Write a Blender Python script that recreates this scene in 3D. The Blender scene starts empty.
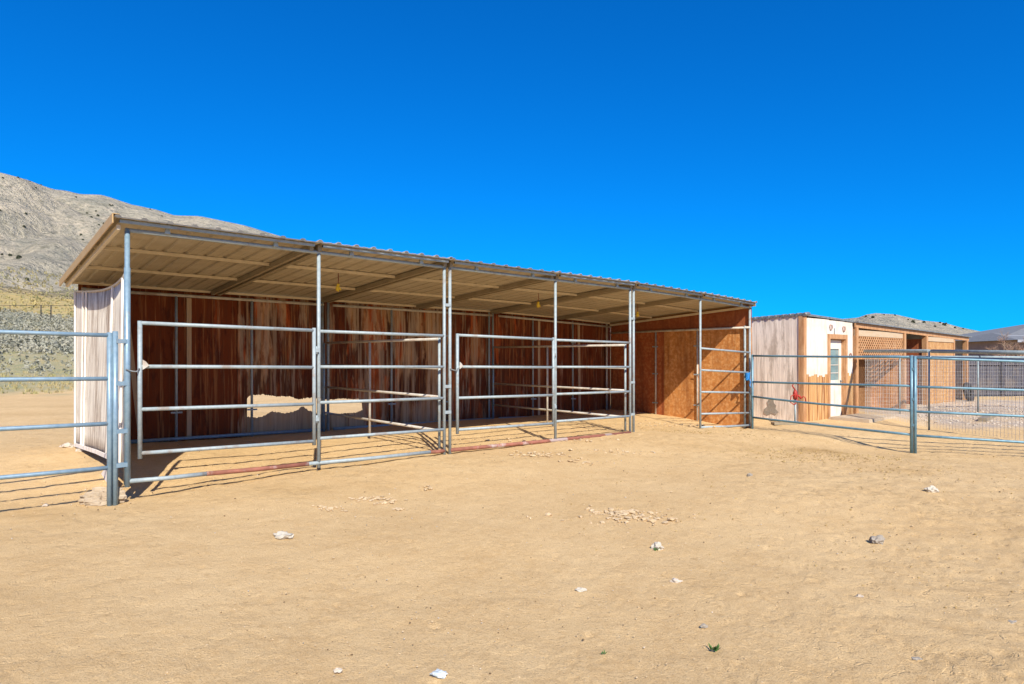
import bpy, math, random
import numpy as np
from mathutils import Vector, Matrix, noise

random.seed(7)
rng = np.random.default_rng(7)
scene = bpy.context.scene
COL = scene.collection
R = math.radians

# ------------------------------------------------------------------ camera, sky, sun, exposure
CAM_H = 1.36
cam_d = bpy.data.cameras.new('camera')
cam = bpy.data.objects.new('camera', cam_d)
COL.objects.link(cam)
cam.location = (0, 0, CAM_H)
cam.rotation_euler = (R(90), 0, 0)
cam_d.sensor_width = 36.0
cam_d.lens = 663.64 / 1024 * 36
cam_d.shift_y = 18 / 1024
cam_d.clip_start = 0.05
cam_d.clip_end = 8000
scene.camera = cam

SUN = Vector((0.325, -1.14, 1.0)).normalized()      # towards the sun
SUN_EL = math.asin(SUN.z)
SUN_AZ = math.atan2(SUN.x, SUN.y)                    # clockwise from +Y

world = bpy.data.worlds.new('World')
scene.world = world
world.use_nodes = True
wn, wl = world.node_tree.nodes, world.node_tree.links
wn.clear()
w_out = wn.new('ShaderNodeOutputWorld')
w_bg = wn.new('ShaderNodeBackground')
w_sky = wn.new('ShaderNodeTexSky')
w_sky.sky_type = 'NISHITA'
w_sky.sun_disc = False
w_sky.sun_elevation = SUN_EL
w_sky.sun_rotation = SUN_AZ
w_sky.altitude = 1500
w_sky.air_density = 1.0
w_sky.dust_density = 0.0
w_sky.ozone_density = 3.0
w_bg.inputs['Strength'].default_value = 0.13
# deep polarised blue: soft shoulder on the bright horizon, then a tint
w_den = wn.new('ShaderNodeVectorMath'); w_den.operation = 'MULTIPLY_ADD'
w_den.inputs[1].default_value = (1 / 22, 1 / 22, 1 / 22); w_den.inputs[2].default_value = (1, 1, 1)
w_div = wn.new('ShaderNodeVectorMath'); w_div.operation = 'DIVIDE'
w_tint = wn.new('ShaderNodeVectorMath'); w_tint.operation = 'MULTIPLY'
w_tint.inputs[1].default_value = (0.008, 0.515, 1.15)
wl.new(w_sky.outputs[0], w_den.inputs[0])
wl.new(w_sky.outputs[0], w_div.inputs[0]); wl.new(w_den.outputs[0], w_div.inputs[1])
wl.new(w_div.outputs[0], w_tint.inputs[0])
wl.new(w_tint.outputs[0], w_bg.inputs['Color'])
wl.new(w_bg.outputs[0], w_out.inputs['Surface'])

sun_d = bpy.data.lights.new('sun', 'SUN')
sun_d.energy = 5.0
sun_d.angle = R(0.5)
sun_d.color = (1.0, 0.92, 0.79)
sun = bpy.data.objects.new('sun', sun_d)
COL.objects.link(sun)
sun.rotation_euler = (-SUN).to_track_quat('-Z', 'Y').to_euler()
sun.location = (5, -10, 20)

scene.view_settings.view_transform = 'Standard'
scene.view_settings.look = 'None'
scene.view_settings.gamma = 1.0
scene.view_settings.use_curve_mapping = False
scene.view_settings.exposure = 0.5
scene.render.engine = 'CYCLES'
scene.cycles.max_bounces = 10
scene.cycles.diffuse_bounces = 6

# ------------------------------------------------------------------ material helpers
def new_mat(name):
    m = bpy.data.materials.new(name)
    m.use_nodes = True
    nt = m.node_tree
    b = nt.nodes['Principled BSDF']
    return m, nt, b

def N(nt, kind, **kw):
    n = nt.nodes.new(kind)
    for k, v in kw.items():
        setattr(n, k, v)
    return n

def coords(nt, scale, kind='Object', rot=(0, 0, 0)):
    tc = N(nt, 'ShaderNodeTexCoord')
    mp = N(nt, 'ShaderNodeMapping')
    mp.inputs['Scale'].default_value = scale
    mp.inputs['Rotation'].default_value = rot
    nt.links.new(tc.outputs[kind], mp.inputs['Vector'])
    return mp.outputs['Vector']

def noise_fac(nt, scale3, sc, detail=4, rough=0.55, lo=0.4, hi=0.6, kind='Object', dist=0.0, offs=None, rot=(0, 0, 0)):
    t = N(nt, 'ShaderNodeTexNoise')
    t.inputs['Scale'].default_value = sc
    t.inputs['Detail'].default_value = detail
    t.inputs['Roughness'].default_value = rough
    t.inputs['Distortion'].default_value = dist
    vec = coords(nt, scale3, kind, rot)
    if offs is not None:
        va = N(nt, 'ShaderNodeVectorMath', operation='ADD')
        nt.links.new(vec, va.inputs[0]); nt.links.new(offs, va.inputs[1])
        vec = va.outputs[0]
    nt.links.new(vec, t.inputs['Vector'])
    mr = N(nt, 'ShaderNodeMapRange')
    mr.inputs['From Min'].default_value = lo
    mr.inputs['From Max'].default_value = hi
    nt.links.new(t.outputs['Fac'], mr.inputs['Value'])
    return mr.outputs['Result'], t.outputs['Fac']

def mix(nt, fac, a, b):
    mx = N(nt, 'ShaderNodeMix', data_type='RGBA')
    def put(i, v):
        if isinstance(v, bpy.types.NodeSocket):
            nt.links.new(v, mx.inputs[i])
        elif isinstance(v, (int, float)):
            mx.inputs[i].default_value = v
        else:
            mx.inputs[i].default_value = (*v, 1)
    put(0, fac); put(6, a); put(7, b)
    return mx.outputs[2]

def mul(nt, a, b):
    m = N(nt, 'ShaderNodeMath', operation='MULTIPLY')
    for i, v in enumerate((a, b)):
        if isinstance(v, bpy.types.NodeSocket): nt.links.new(v, m.inputs[i])
        else: m.inputs[i].default_value = v
    return m.outputs[0]

def bump(nt, bsdf, h, strength, dist):
    b = N(nt, 'ShaderNodeBump')
    b.inputs['Strength'].default_value = strength
    b.inputs['Distance'].default_value = dist
    nt.links.new(h, b.inputs['Height'])
    nt.links.new(b.outputs[0], bsdf.inputs['Normal'])

def layered(name, base, layers, rough=0.8, metal=0.0, bmp=None, spec=0.3, jitter=False):
    """layers: (scale3, scale, detail, lo, hi, colour, amount)"""
    m, nt, b = new_mat(name)
    offs = None
    if jitter:
        oi = N(nt, 'ShaderNodeObjectInfo')
        offs = mul(nt, oi.outputs['Random'], 37.0)
    c = base
    raw = None
    for (s3, sc, det, lo, hi, col, amt) in layers:
        f, raw = noise_fac(nt, s3, sc, det, 0.6, lo, hi, offs=offs)
        c = mix(nt, mul(nt, f, amt), c, col)
    if isinstance(c, bpy.types.NodeSocket): nt.links.new(c, b.inputs['Base Color'])
    else: b.inputs['Base Color'].default_value = (*c, 1)
    b.inputs['Roughness'].default_value = rough
    b.inputs['Metallic'].default_value = metal
    b.inputs['Specular IOR Level'].default_value = spec
    if bmp:
        f, raw = noise_fac(nt, bmp[0], bmp[1], 5, 0.6)
        bump(nt, b, raw, bmp[2], bmp[3])
    return m

I3 = (1, 1, 1)
M = {}
M['galv'] = layered('galvanised_pipe', (0.33, 0.39, 0.41), [(I3, 22, 4, .40, .66, (0.25, 0.305, 0.325), .8), (I3, 5, 5, .56, .66, (0.24, 0.17, 0.12), .55), (I3, 60, 3, .60, .66, (0.40, 0.44, 0.45), .5)], rough=0.55, metal=0.1, spec=0.4, jitter=True)
M['bluepipe'] = layered('blue_grey_pipe', (0.24, 0.35, 0.43), [(I3, 18, 4, .40, .66, (0.17, 0.27, 0.35), .8), (I3, 6, 5, .60, .72, (0.30, 0.24, 0.18), .5)], rough=0.42, metal=0.25, spec=0.5, jitter=True)
M['tealpipe'] = layered('teal_grey_pipe', (0.16, 0.30, 0.37), [(I3, 15, 4, .40, .66, (0.10, 0.21, 0.28), .8), (I3, 6, 5, .60, .74, (0.26, 0.20, 0.14), .5)], rough=0.45, metal=0.2, spec=0.5, jitter=True)
M['rustpipe'] = layered('rusted_pipe', (0.33, 0.13, 0.09), [(I3, 9, 5, .40, .62, (0.22, 0.09, 0.06), .9), (I3, 3, 4, .56, .62, (0.50, 0.46, 0.44), .6)], rough=0.75, metal=0.1, jitter=True)
M['palepipe'] = layered('pale_pipe', (0.56, 0.53, 0.47), [(I3, 8, 4, .42, .6, (0.42, 0.39, 0.34), .8), (I3, 3, 4, .56, .66, (0.36, 0.24, 0.16), .6)], rough=0.6, metal=0.1, jitter=True)
M['roof_under'] = layered('tan_roof_sheet', (0.43, 0.375, 0.28), [((.4, 2.5, 1), 3, 5, .4, .65, (0.34, 0.29, 0.21), .7), (I3, 1.2, 4, .5, .7, (0.48, 0.43, 0.34), .7)], rough=0.55, metal=0.0)
M['purlin'] = layered('tan_purlin', (0.64, 0.55, 0.40), [(I3, 6, 4, .4, .65, (0.53, 0.45, 0.32), .7)], rough=0.5)
M['rafter'] = layered('dark_tan_rafter', (0.30, 0.25, 0.17), [(I3, 6, 4, .4, .65, (0.23, 0.185, 0.12), .7)], rough=0.5)
M['edge'] = layered('weathered_sheet_edge', (0.15, 0.145, 0.135), [(I3, 12, 4, .4, .65, (0.09, 0.085, 0.08), .8)], rough=0.6)
M['raketrim'] = layered('tan_trim', (0.46, 0.31, 0.14), [(I3, 5, 4, .4, .65, (0.40, 0.26, 0.11), .7)], rough=0.5)
M['dark'] = layered('dark_hollow', (0.02, 0.02, 0.02), [])
M['zinc'] = layered('grey_roof_edge', (0.26, 0.28, 0.28), [(I3, 12, 4, .4, .65, (0.13, 0.14, 0.15), .8)], rough=0.5, metal=0.3)
M['white'] = layered('white_paint', (0.72, 0.67, 0.59), [(I3, 2.2, 5, .45, .65, (0.62, 0.54, 0.45), .8), ((8, 8, .8), 1.4, 4, .52, .64, (0.56, 0.45, 0.34), .6)], rough=0.65, bmp=(I3, 30, .2, .004))
M['trimwood'] = layered('orange_trim_wood', (0.52, 0.30, 0.15), [((6, 6, .6), 4, 5, .4, .62, (0.36, 0.17, 0.07), .9), (I3, 2, 4, .55, .7, (0.64, 0.42, 0.24), .6)], rough=0.7, bmp=((10, 10, 1), 8, .3, .004))
M['palewood'] = layered('pale_board', (0.52, 0.40, 0.27), [((2, 8, 8), 1.5, 5, .45, .62, (0.50, 0.36, 0.22), .8)], rough=0.75)
M['stainwood'] = layered('stained_siding', (0.54, 0.31, 0.125), [((12, 12, .5), 1.0, 6, .50, .56, (0.25, 0.085, 0.022), .95), ((20, 20, .7), 2, 4, .54, .64, (0.60, 0.42, 0.23), .7)], rough=0.75, bmp=((14, 14, 1), 8, .4, .006))
M['concrete'] = layered('concrete', (0.46, 0.37, 0.26), [(I3, 6, 6, .4, .65, (0.36, 0.28, 0.19), .8), (I3, 40, 3, .5, .7, (0.34, 0.29, 0.23), .6)], rough=0.9, bmp=(I3, 24, .6, .012), jitter=True)
M['rock'] = layered('pale_rock', (0.56, 0.49, 0.40), [(I3, 8, 6, .4, .65, (0.42, 0.35, 0.27), .8)], rough=0.9, bmp=(I3, 22, .6, .012), jitter=True)
M['whiterock'] = layered('white_rock', (0.48, 0.44, 0.36), [(I3, 9, 6, .45, .7, (0.55, 0.49, 0.40), .8)], rough=0.9, bmp=(I3, 25, .5, .01), jitter=True)
M['greyrock'] = layered('grey_rock', (0.29, 0.255, 0.205), [(I3, 9, 6, .45, .7, (0.40, 0.36, 0.31), .8)], rough=0.9, bmp=(I3, 25, .5, .01), jitter=True)
M['clod'] = layered('dry_clod', (0.50, 0.36, 0.20), [(I3, 9, 6, .4, .65, (0.58, 0.46, 0.30), .8)], rough=0.95, bmp=(I3, 60, .5, .01))
M['paleclod'] = layered('pale_clod', (0.56, 0.43, 0.27), [(I3, 9, 6, .4, .65, (0.50, 0.36, 0.20), .8)], rough=0.95, bmp=(I3, 60, .5, .01))
M['straw'] = layered('dry_straw', (0.46, 0.33, 0.13), [(I3, 9, 4, .4, .6, (0.34, 0.22, 0.08), .8)], rough=.9)
M['manure'] = layered('dry_manure', (0.16, 0.10, 0.05), [(I3, 9, 4, .4, .6, (0.22, 0.15, 0.08), .8)], rough=.95)
M['black'] = layered('black_rubber', (0.03, 0.03, 0.033), [(I3, 14, 4, .45, .65, (0.07, 0.06, 0.05), .7)], rough=0.7)
M['red'] = layered('red_paint', (0.38, 0.035, 0.025), [(I3, 20, 4, .45, .65, (0.35, 0.06, 0.04), .7)], rough=0.45)
M['yellow'] = layered('yellow_plastic', (0.75, 0.52, 0.03), [(I3, 20, 4, .45, .65, (0.62, 0.40, 0.03), .7)], rough=0.5)
M['string'] = layered('red_brown_string', (0.20, 0.05, 0.03), [])
M['bluerope'] = layered('blue_rope', (0.03, 0.25, 0.62), [((1, 1, 8), 20, 3, .45, .6, (0.02, 0.16, 0.45), .8)], rough=0.7)
M['wire'] = layered('galvanised_wire', (0.66, 0.66, 0.63), [(I3, 4, 3, .4, .6, (0.46, 0.44, 0.40), .8)], rough=0.5, metal=0.3)
M['kennel'] = layered('dull_galvanised_pipe', (0.29, 0.35, 0.36), [(I3, 10, 4, .4, .62, (0.20, 0.25, 0.27), .8)], rough=0.55, metal=0.15, jitter=True)
M['darkfence'] = layered('dark_fence_boards', (0.10, 0.095, 0.11), [((9, 9, .5), 2, 5, .4, .65, (0.055, 0.055, 0.07), .9), (I3, 1.1, 3, .52, .66, (0.17, 0.14, 0.12), .7)], rough=0.85)
M['shingle'] = layered('grey_shingles', (0.20, 0.21, 0.22), [((1, 1, 6), 3, 4, .4, .65, (0.15, 0.16, 0.17), .8)], rough=0.85, bmp=((2, 2, 8), 4, .4, .02))
M['stucco'] = layered('pink_stucco', (0.42, 0.25, 0.19), [(I3, 2, 4, .4, .65, (0.36, 0.21, 0.16), .8)], rough=0.9)
M['fascia'] = layered('pale_fascia', (0.36, 0.38, 0.43), [(I3, 2, 3, .4, .6, (0.3, 0.31, 0.35), .7)], rough=0.7)
M['twig'] = layered('reddish_twigs', (0.30, 0.17, 0.12), [(I3, 1.5, 4, .4, .6, (0.40, 0.28, 0.19), .9)], rough=0.9)
M['juniper'] = layered('dark_juniper', (0.05, 0.06, 0.035), [(I3, 4, 4, .4, .6, (0.08, 0.085, 0.05), .9)], rough=0.9)
M['sage'] = layered('grey_sagebrush', (0.27, 0.275, 0.215), [(I3, .12, 5, .42, .6, (0.38, 0.36, 0.28), .9), (I3, 9, 3, .5, .65, (0.16, 0.165, 0.12), .6)], rough=0.95)
M['drygrass'] = layered('dry_grass', (0.42, 0.34, 0.17), [(I3, .25, 4, .45, .6, (0.30, 0.30, 0.13), .8)], rough=0.95)
M['yellowbrush'] = layered('yellow_brush', (0.42, 0.34, 0.14), [(I3, .12, 5, .42, .6, (0.28, 0.27, 0.13), .95)], rough=0.95)
M['greenleaf'] = layered('green_weed', (0.06, 0.14, 0.03), [], rough=0.8)
M['silver'] = layered('crumpled_foil', (0.45, 0.52, 0.56), [(I3, 30, 3, .45, .6, (0.62, 0.66, 0.66), .8)], rough=0.4, metal=0.1)

# glass
m, nt, b = new_mat('door_glass')
f, raw = noise_fac(nt, (.3, .3, 1), 5, 3, .5, .4, .6)
nt.links.new(mix(nt, f, (0.12, 0.20, 0.22), (0.20, 0.30, 0.31)), b.inputs['Base Color'])
b.inputs['Roughness'].default_value = 0.08
b.inputs['Specular IOR Level'].default_value = 0.8
M['glass'] = m

# weathered whitewash boards (left wall outside, tack shed side)
def whitewash(name, base, grey, brown, groove):
    m, nt, b = new_mat(name)
    f1, _ = noise_fac(nt, (7, 7, .45), 1.3, 6, .65, .44, .66)
    f2, _ = noise_fac(nt, (16, 16, .6), 1.6, 6, .6, .52, .68)
    f3, _ = noise_fac(nt, I3, 1.1, 5, .6, .5, .7)
    c = mix(nt, mul(nt, f1, .7), base, grey)
    c = mix(nt, mul(nt, f3, .5), c, grey)
    c = mix(nt, mul(nt, f2, .85), c, brown)
    f4, _ = noise_fac(nt, (4.5, 4.5, .8), 1.0, 7, .75, .51, .62)
    c = mix(nt, mul(nt, f4, .8), c, brown)
    f5, _ = noise_fac(nt, (60, 60, 3), 1.0, 4, .6, .50, .70)
    c = mix(nt, mul(nt, f5, .35), c, brown)
    wv = N(nt, 'ShaderNodeTexWave', wave_type='BANDS', bands_direction=groove)
    wv.inputs['Scale'].default_value = 1.55
    wv.inputs['Distortion'].default_value = 0.15
    nt.links.new(coords(nt, I3), wv.inputs['Vector'])
    mr = N(nt, 'ShaderNodeMapRange')
    mr.inputs['From Min'].default_value = 0.0; mr.inputs['From Max'].default_value = 0.02
    nt.links.new(wv.outputs['Fac'], mr.inputs['Value'])
    inv = N(nt, 'ShaderNodeMath', operation='SUBTRACT'); inv.inputs[0].default_value = 1
    nt.links.new(mr.outputs[0], inv.inputs[1])
    c = mix(nt, mul(nt, inv.outputs[0], .6), c, brown)
    nt.links.new(c, b.inputs['Base Color'])
    b.inputs['Roughness'].default_value = .85
    f, raw = noise_fac(nt, (14, 14, 1), 3, 5, .6)
    bump(nt, b, raw, .25, .004)
    return m
M['whitewash'] = whitewash('whitewashed_plywood', (0.86, 0.82, 0.70), (0.60, 0.52, 0.42), (0.26, 0.175, 0.115), 'Y')
M['pinkwash'] = whitewash('pale_weathered_siding', (0.90, 0.79, 0.66), (0.64, 0.54, 0.45), (0.40, 0.32, 0.25), 'Y')
M['batten'] = layered('white_batten', (0.86, 0.82, 0.76), [((8, 8, .6), 2, 5, .45, .65, (0.60, 0.52, 0.44), .8)], rough=.8)

# stained interior plywood: obj.color r = how red, g = how bare/grey
def backboards():
    m, nt, b = new_mat('rust_stained_plywood')
    oi = N(nt, 'ShaderNodeObjectInfo')
    sep = N(nt, 'ShaderNodeSeparateColor')
    nt.links.new(oi.outputs['Color'], sep.inputs[0])
    offs = mul(nt, oi.outputs['Random'], 23.0)
    def streak(sx, sz, det, lo, hi, shift):
        t = N(nt, 'ShaderNodeTexNoise')
        t.inputs['Scale'].default_value = 1; t.inputs['Detail'].default_value = det
        t.inputs['Roughness'].default_value = .62
        t.inputs['Distortion'].default_value = .35
        va = N(nt, 'ShaderNodeVectorMath', operation='ADD')
        nt.links.new(coords(nt, (sx, sx, sz)), va.inputs[0]); nt.links.new(offs, va.inputs[1])
        nt.links.new(va.outputs[0], t.inputs['Vector'])
        ad = N(nt, 'ShaderNodeMath', operation='ADD')
        nt.links.new(t.outputs['Fac'], ad.inputs[0])
        if isinstance(shift, (int, float)): ad.inputs[1].default_value = shift
        else: nt.links.new(shift, ad.inputs[1])
        mr = N(nt, 'ShaderNodeMapRange')
        mr.inputs['From Min'].default_value = lo; mr.inputs['From Max'].default_value = hi
        nt.links.new(ad.outputs[0], mr.inputs['Value'])
        return mr.outputs[0]
    rshift = N(nt, 'ShaderNodeMath', operation='MULTIPLY_ADD')
    rshift.inputs[1].default_value = .36; rshift.inputs[2].default_value = -.18
    nt.links.new(sep.outputs[0], rshift.inputs[0])
    gshift = N(nt, 'ShaderNodeMath', operation='MULTIPLY_ADD')
    gshift.inputs[1].default_value = .36; gshift.inputs[2].default_value = -.18
    nt.links.new(sep.outputs[1], gshift.inputs[0])
    dark = streak(4.2, .75, 6, .44, .56, -0.02)
    red = streak(3.6, .60, 9, .45, .54, rshift.outputs[0])
    grey = streak(6.5, .45, 9, .49, .56, gshift.outputs[0])
    pale = streak(13.0, .3, 4, .58, .64, gshift.outputs[0])
    c = mix(nt, dark, (0.36, 0.175, 0.075), (0.16, 0.066, 0.028))
    c = mix(nt, mul(nt, red, .9), c, (0.40, 0.070, 0.012))
    c = mix(nt, mul(nt, grey, .8), c, (0.46, 0.30, 0.165))
    blot = streak(2.4, .55, 9, .47, .53, rshift.outputs[0])
    c = mix(nt, mul(nt, blot, .88), c, (0.055, 0.010, 0.005))
    c = mix(nt, mul(nt, pale, .6), c, (0.58, 0.42, 0.27))
    blot2 = streak(8.0, 2.2, 6, .55, .60, rshift.outputs[0])
    c = mix(nt, mul(nt, blot2, .6), c, (0.20, 0.045, 0.012))
    fine = streak(34.0, 1.3, 5, .50, .60, -0.01)
    c = mix(nt, mul(nt, fine, .42), c, (0.09, 0.035, 0.018))
    fine2 = streak(26.0, .9, 5, .54, .62, 0.0)
    c = mix(nt, mul(nt, fine2, .35), c, (0.50, 0.24, 0.09))
    peel = streak(8.0, .6, 9, .54, .60, gshift.outputs[0])
    c = mix(nt, mul(nt, peel, .5), c, (0.42, 0.32, 0.22))
    nt.links.new(c, b.inputs['Base Color'])
    b.inputs['Roughness'].default_value = .85
    b.inputs['Specular IOR Level'].default_value = .2
    f, raw = noise_fac(nt, (12, 12, 1), 3, 6, .65)
    bump(nt, b, raw, .5, .01)
    return m
M['backboard'] = backboards()

# oriented strand board
def osb(name, a, bcol, c3, dark):
    m, nt, b = new_mat(name)
    v = N(nt, 'ShaderNodeTexVoronoi', feature='F1')
    v.inputs['Scale'].default_value = 9
    nz = N(nt, 'ShaderNodeTexNoise'); nz.inputs['Scale'].default_value = 6
    cv = coords(nt, (1, 1.0, 1.7))
    nt.links.new(cv, nz.inputs['Vector'])
    va = N(nt, 'ShaderNodeVectorMath', operation='MULTIPLY_ADD')
    nt.links.new(nz.outputs['Color'], va.inputs[0]); va.inputs[1].default_value = (.25, .25, .25)
    nt.links.new(cv, va.inputs[2])
    nt.links.new(va.outputs[0], v.inputs['Vector'])
    sp = N(nt, 'ShaderNodeSeparateColor'); nt.links.new(v.outputs['Color'], sp.inputs[0])
    c = mix(nt, sp.outputs[0], a, bcol)
    f, _ = noise_fac(nt, I3, 14, 5, .6, .46, .62)
    c = mix(nt, mul(nt, f, .7), c, c3)
    f, _ = noise_fac(nt, (3, 3, .7), 1.0, 5, .6, .48, .66)
    c = mix(nt, mul(nt, f, .55), c, dark)
    f, _ = noise_fac(nt, (10, 10, .4), 1.2, 5, .6, .56, .68)
    c = mix(nt, mul(nt, f, .6), c, dark)
    nt.links.new(c, b.inputs['Base Color'])
    b.inputs['Roughness'].default_value = .75
    bump(nt, b, v.outputs['Distance'], .25, .006)
    return m
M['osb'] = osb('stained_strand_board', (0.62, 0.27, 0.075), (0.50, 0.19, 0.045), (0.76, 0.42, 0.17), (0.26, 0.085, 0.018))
M['osb_shaded'] = osb('shaded_stained_strand_board', (0.44, 0.115, 0.028), (0.34, 0.08, 0.018), (0.52, 0.20, 0.07), (0.18, 0.038, 0.008))  # darker copy of the stained board, shade put into its colour
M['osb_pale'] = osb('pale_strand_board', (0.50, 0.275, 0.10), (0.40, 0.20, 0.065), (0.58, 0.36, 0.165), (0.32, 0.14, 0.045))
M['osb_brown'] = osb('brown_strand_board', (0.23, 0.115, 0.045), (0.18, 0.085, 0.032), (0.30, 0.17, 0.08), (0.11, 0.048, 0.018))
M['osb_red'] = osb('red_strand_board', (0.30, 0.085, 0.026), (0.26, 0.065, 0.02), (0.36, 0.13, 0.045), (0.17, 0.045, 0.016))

# ground: attributes 'scrub', 'gravel', 'damp' carry the kinds of soil
def attr(nt, name):
    a = N(nt, 'ShaderNodeAttribute'); a.attribute_name = name
    return a.outputs['Fac']

def ground_mat():
    m, nt, b = new_mat('desert_soil')
    f1, r1 = noise_fac(nt, I3, .55, 6, .6, .40, .62)
    f2, r2 = noise_fac(nt, I3, 3.2, 6, .65, .42, .64)
    f3, r3 = noise_fac(nt, I3, 24, 7, .75, .42, .60)
    f4, r4 = noise_fac(nt, I3, 110, 4, .75, .50, .64)
    c = mix(nt, f1, (0.662, 0.458, 0.226), (0.729, 0.522, 0.271))
    c = mix(nt, mul(nt, f2, .40), c, (0.552, 0.351, 0.154))
    c = mix(nt, mul(nt, f3, .45), c, (0.751, 0.554, 0.303))
    c = mix(nt, mul(nt, f4, .60), c, (0.364, 0.224, 0.100))
    f5, r5 = noise_fac(nt, I3, 9, 6, .7, .60, .72)
    c = mix(nt, mul(nt, f5, .60), c, (0.409, 0.255, 0.113))
    # small pale and dark grit
    vo = N(nt, 'ShaderNodeTexVoronoi', feature='F1'); vo.inputs['Scale'].default_value = 26
    nt.links.new(coords(nt, I3), vo.inputs['Vector'])
    mr = N(nt, 'ShaderNodeMapRange'); mr.inputs['From Min'].default_value = .16; mr.inputs['From Max'].default_value = .10
    nt.links.new(vo.outputs['Distance'], mr.inputs['Value'])
    sp = N(nt, 'ShaderNodeSeparateColor'); nt.links.new(vo.outputs['Color'], sp.inputs[0])
    pick = N(nt, 'ShaderNodeMath', operation='GREATER_THAN'); pick.inputs[1].default_value = .72
    nt.links.new(sp.outputs[0], pick.inputs[0])
    grit = mul(nt, mr.outputs[0], pick.outputs[0])
    gc = mix(nt, sp.outputs[1], (0.658, 0.528, 0.319), (0.235, 0.173, 0.099))
    c = mix(nt, mul(nt, grit, .7), c, gc)
    c = mix(nt, mul(nt, attr(nt, 'damp'), .75), c, (0.376, 0.232, 0.091))
    gcol = mix(nt, f3, (0.40, 0.34, 0.29), (0.54, 0.48, 0.42))
    c = mix(nt, mul(nt, attr(nt, 'gravel'), .9), c, gcol)
    s1, _ = noise_fac(nt, I3, .35, 6, .65, .42, .6)
    s2, _ = noise_fac(nt, I3, 2.2, 5, .65, .45, .62)
    sc = mix(nt, s1, (0.36, 0.32, 0.18), (0.27, 0.28, 0.155))
    sc = mix(nt, mul(nt, s2, .6), sc, (0.46, 0.38, 0.24))
    sc = mix(nt, mul(nt, attr(nt, 'yellow'), .8), sc, mix(nt, s1, (0.46, 0.33, 0.12), (0.36, 0.29, 0.14)))
    c = mix(nt, attr(nt, 'scrub'), c, sc)
    nt.links.new(c, b.inputs['Base Color'])
    b.inputs['Roughness'].default_value = .95
    b.inputs['Specular IOR Level'].default_value = .1
    # layered relief
    r2s = mul(nt, r2, .22)
    h = N(nt, 'ShaderNodeMath', operation='MULTIPLY_ADD'); h.inputs[1].default_value = .30
    nt.links.new(r3, h.inputs[0]); nt.links.new(r2s, h.inputs[2])
    h2 = N(nt, 'ShaderNodeMath', operation='MULTIPLY_ADD'); h2.inputs[1].default_value = .26
    nt.links.new(r4, h2.inputs[0]); nt.links.new(h.outputs[0], h2.inputs[2])
    h3 = N(nt, 'ShaderNodeMath', operation='MULTIPLY_ADD'); h3.inputs[1].default_value = .06
    nt.links.new(grit, h3.inputs[0]); nt.links.new(h2.outputs[0], h3.inputs[2])
    # sharp little scuffs where the animals have trampled
    sf, _ = noise_fac(nt, (1, 1.25, 1), 7.5, 4, .65, .575, .612, dist=.8)
    sm = mul(nt, sf, attr(nt, 'tramp'))
    h4 = N(nt, 'ShaderNodeMath', operation='MULTIPLY_ADD'); h4.inputs[1].default_value = -.42
    nt.links.new(sm, h4.inputs[0]); nt.links.new(h3.outputs[0], h4.inputs[2])
    bump(nt, b, h4.outputs[0], .75, .06)
    return m
M['ground'] = ground_mat()

def hill_mat():
    m, nt, b = new_mat('desert_hillside')
    f1, _ = noise_fac(nt, I3, .010, 6, .6, .42, .6)
    f2, _ = noise_fac(nt, I3, .045, 6, .65, .44, .62)
    f3, _ = noise_fac(nt, I3, .22, 5, .7, .50, .66)
    f4, _ = noise_fac(nt, I3, .6, 4, .7, .54, .68)
    c = mix(nt, f1, (0.57, 0.505, 0.38), (0.46, 0.425, 0.325))
    c = mix(nt, mul(nt, f2, .75), c, (0.67, 0.585, 0.43))
    f6, _ = noise_fac(nt, I3, .028, 7, .7, .52, .60, dist=1.0)
    c = mix(nt, mul(nt, f6, .7), c, (0.38, 0.365, 0.285))
    f7, _ = noise_fac(nt, I3, .05, 7, .7, .56, .62, dist=.6)
    c = mix(nt, mul(nt, f7, .7), c, (0.75, 0.64, 0.475))
    c = mix(nt, mul(nt, f3, .75), c, (0.23, 0.22, 0.165))
    c = mix(nt, mul(nt, f4, .7), c, (0.20, 0.19, 0.135))
    fy, _ = noise_fac(nt, I3, .06, 6, .65, .40, .62)
    yc = mix(nt, fy, (0.42, 0.30, 0.10), (0.31, 0.26, 0.13))
    c = mix(nt, mul(nt, attr(nt, 'yellow'), .6), c, yc)
    nt.links.new(c, b.inputs['Base Color'])
    b.inputs['Roughness'].default_value = .95
    b.inputs['Specular IOR Level'].default_value = .1
    f, raw = noise_fac(nt, I3, .12, 7, .7)
    bump(nt, b, raw, 1.0, 9.0)
    return m
M['hill'] = hill_mat()

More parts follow.
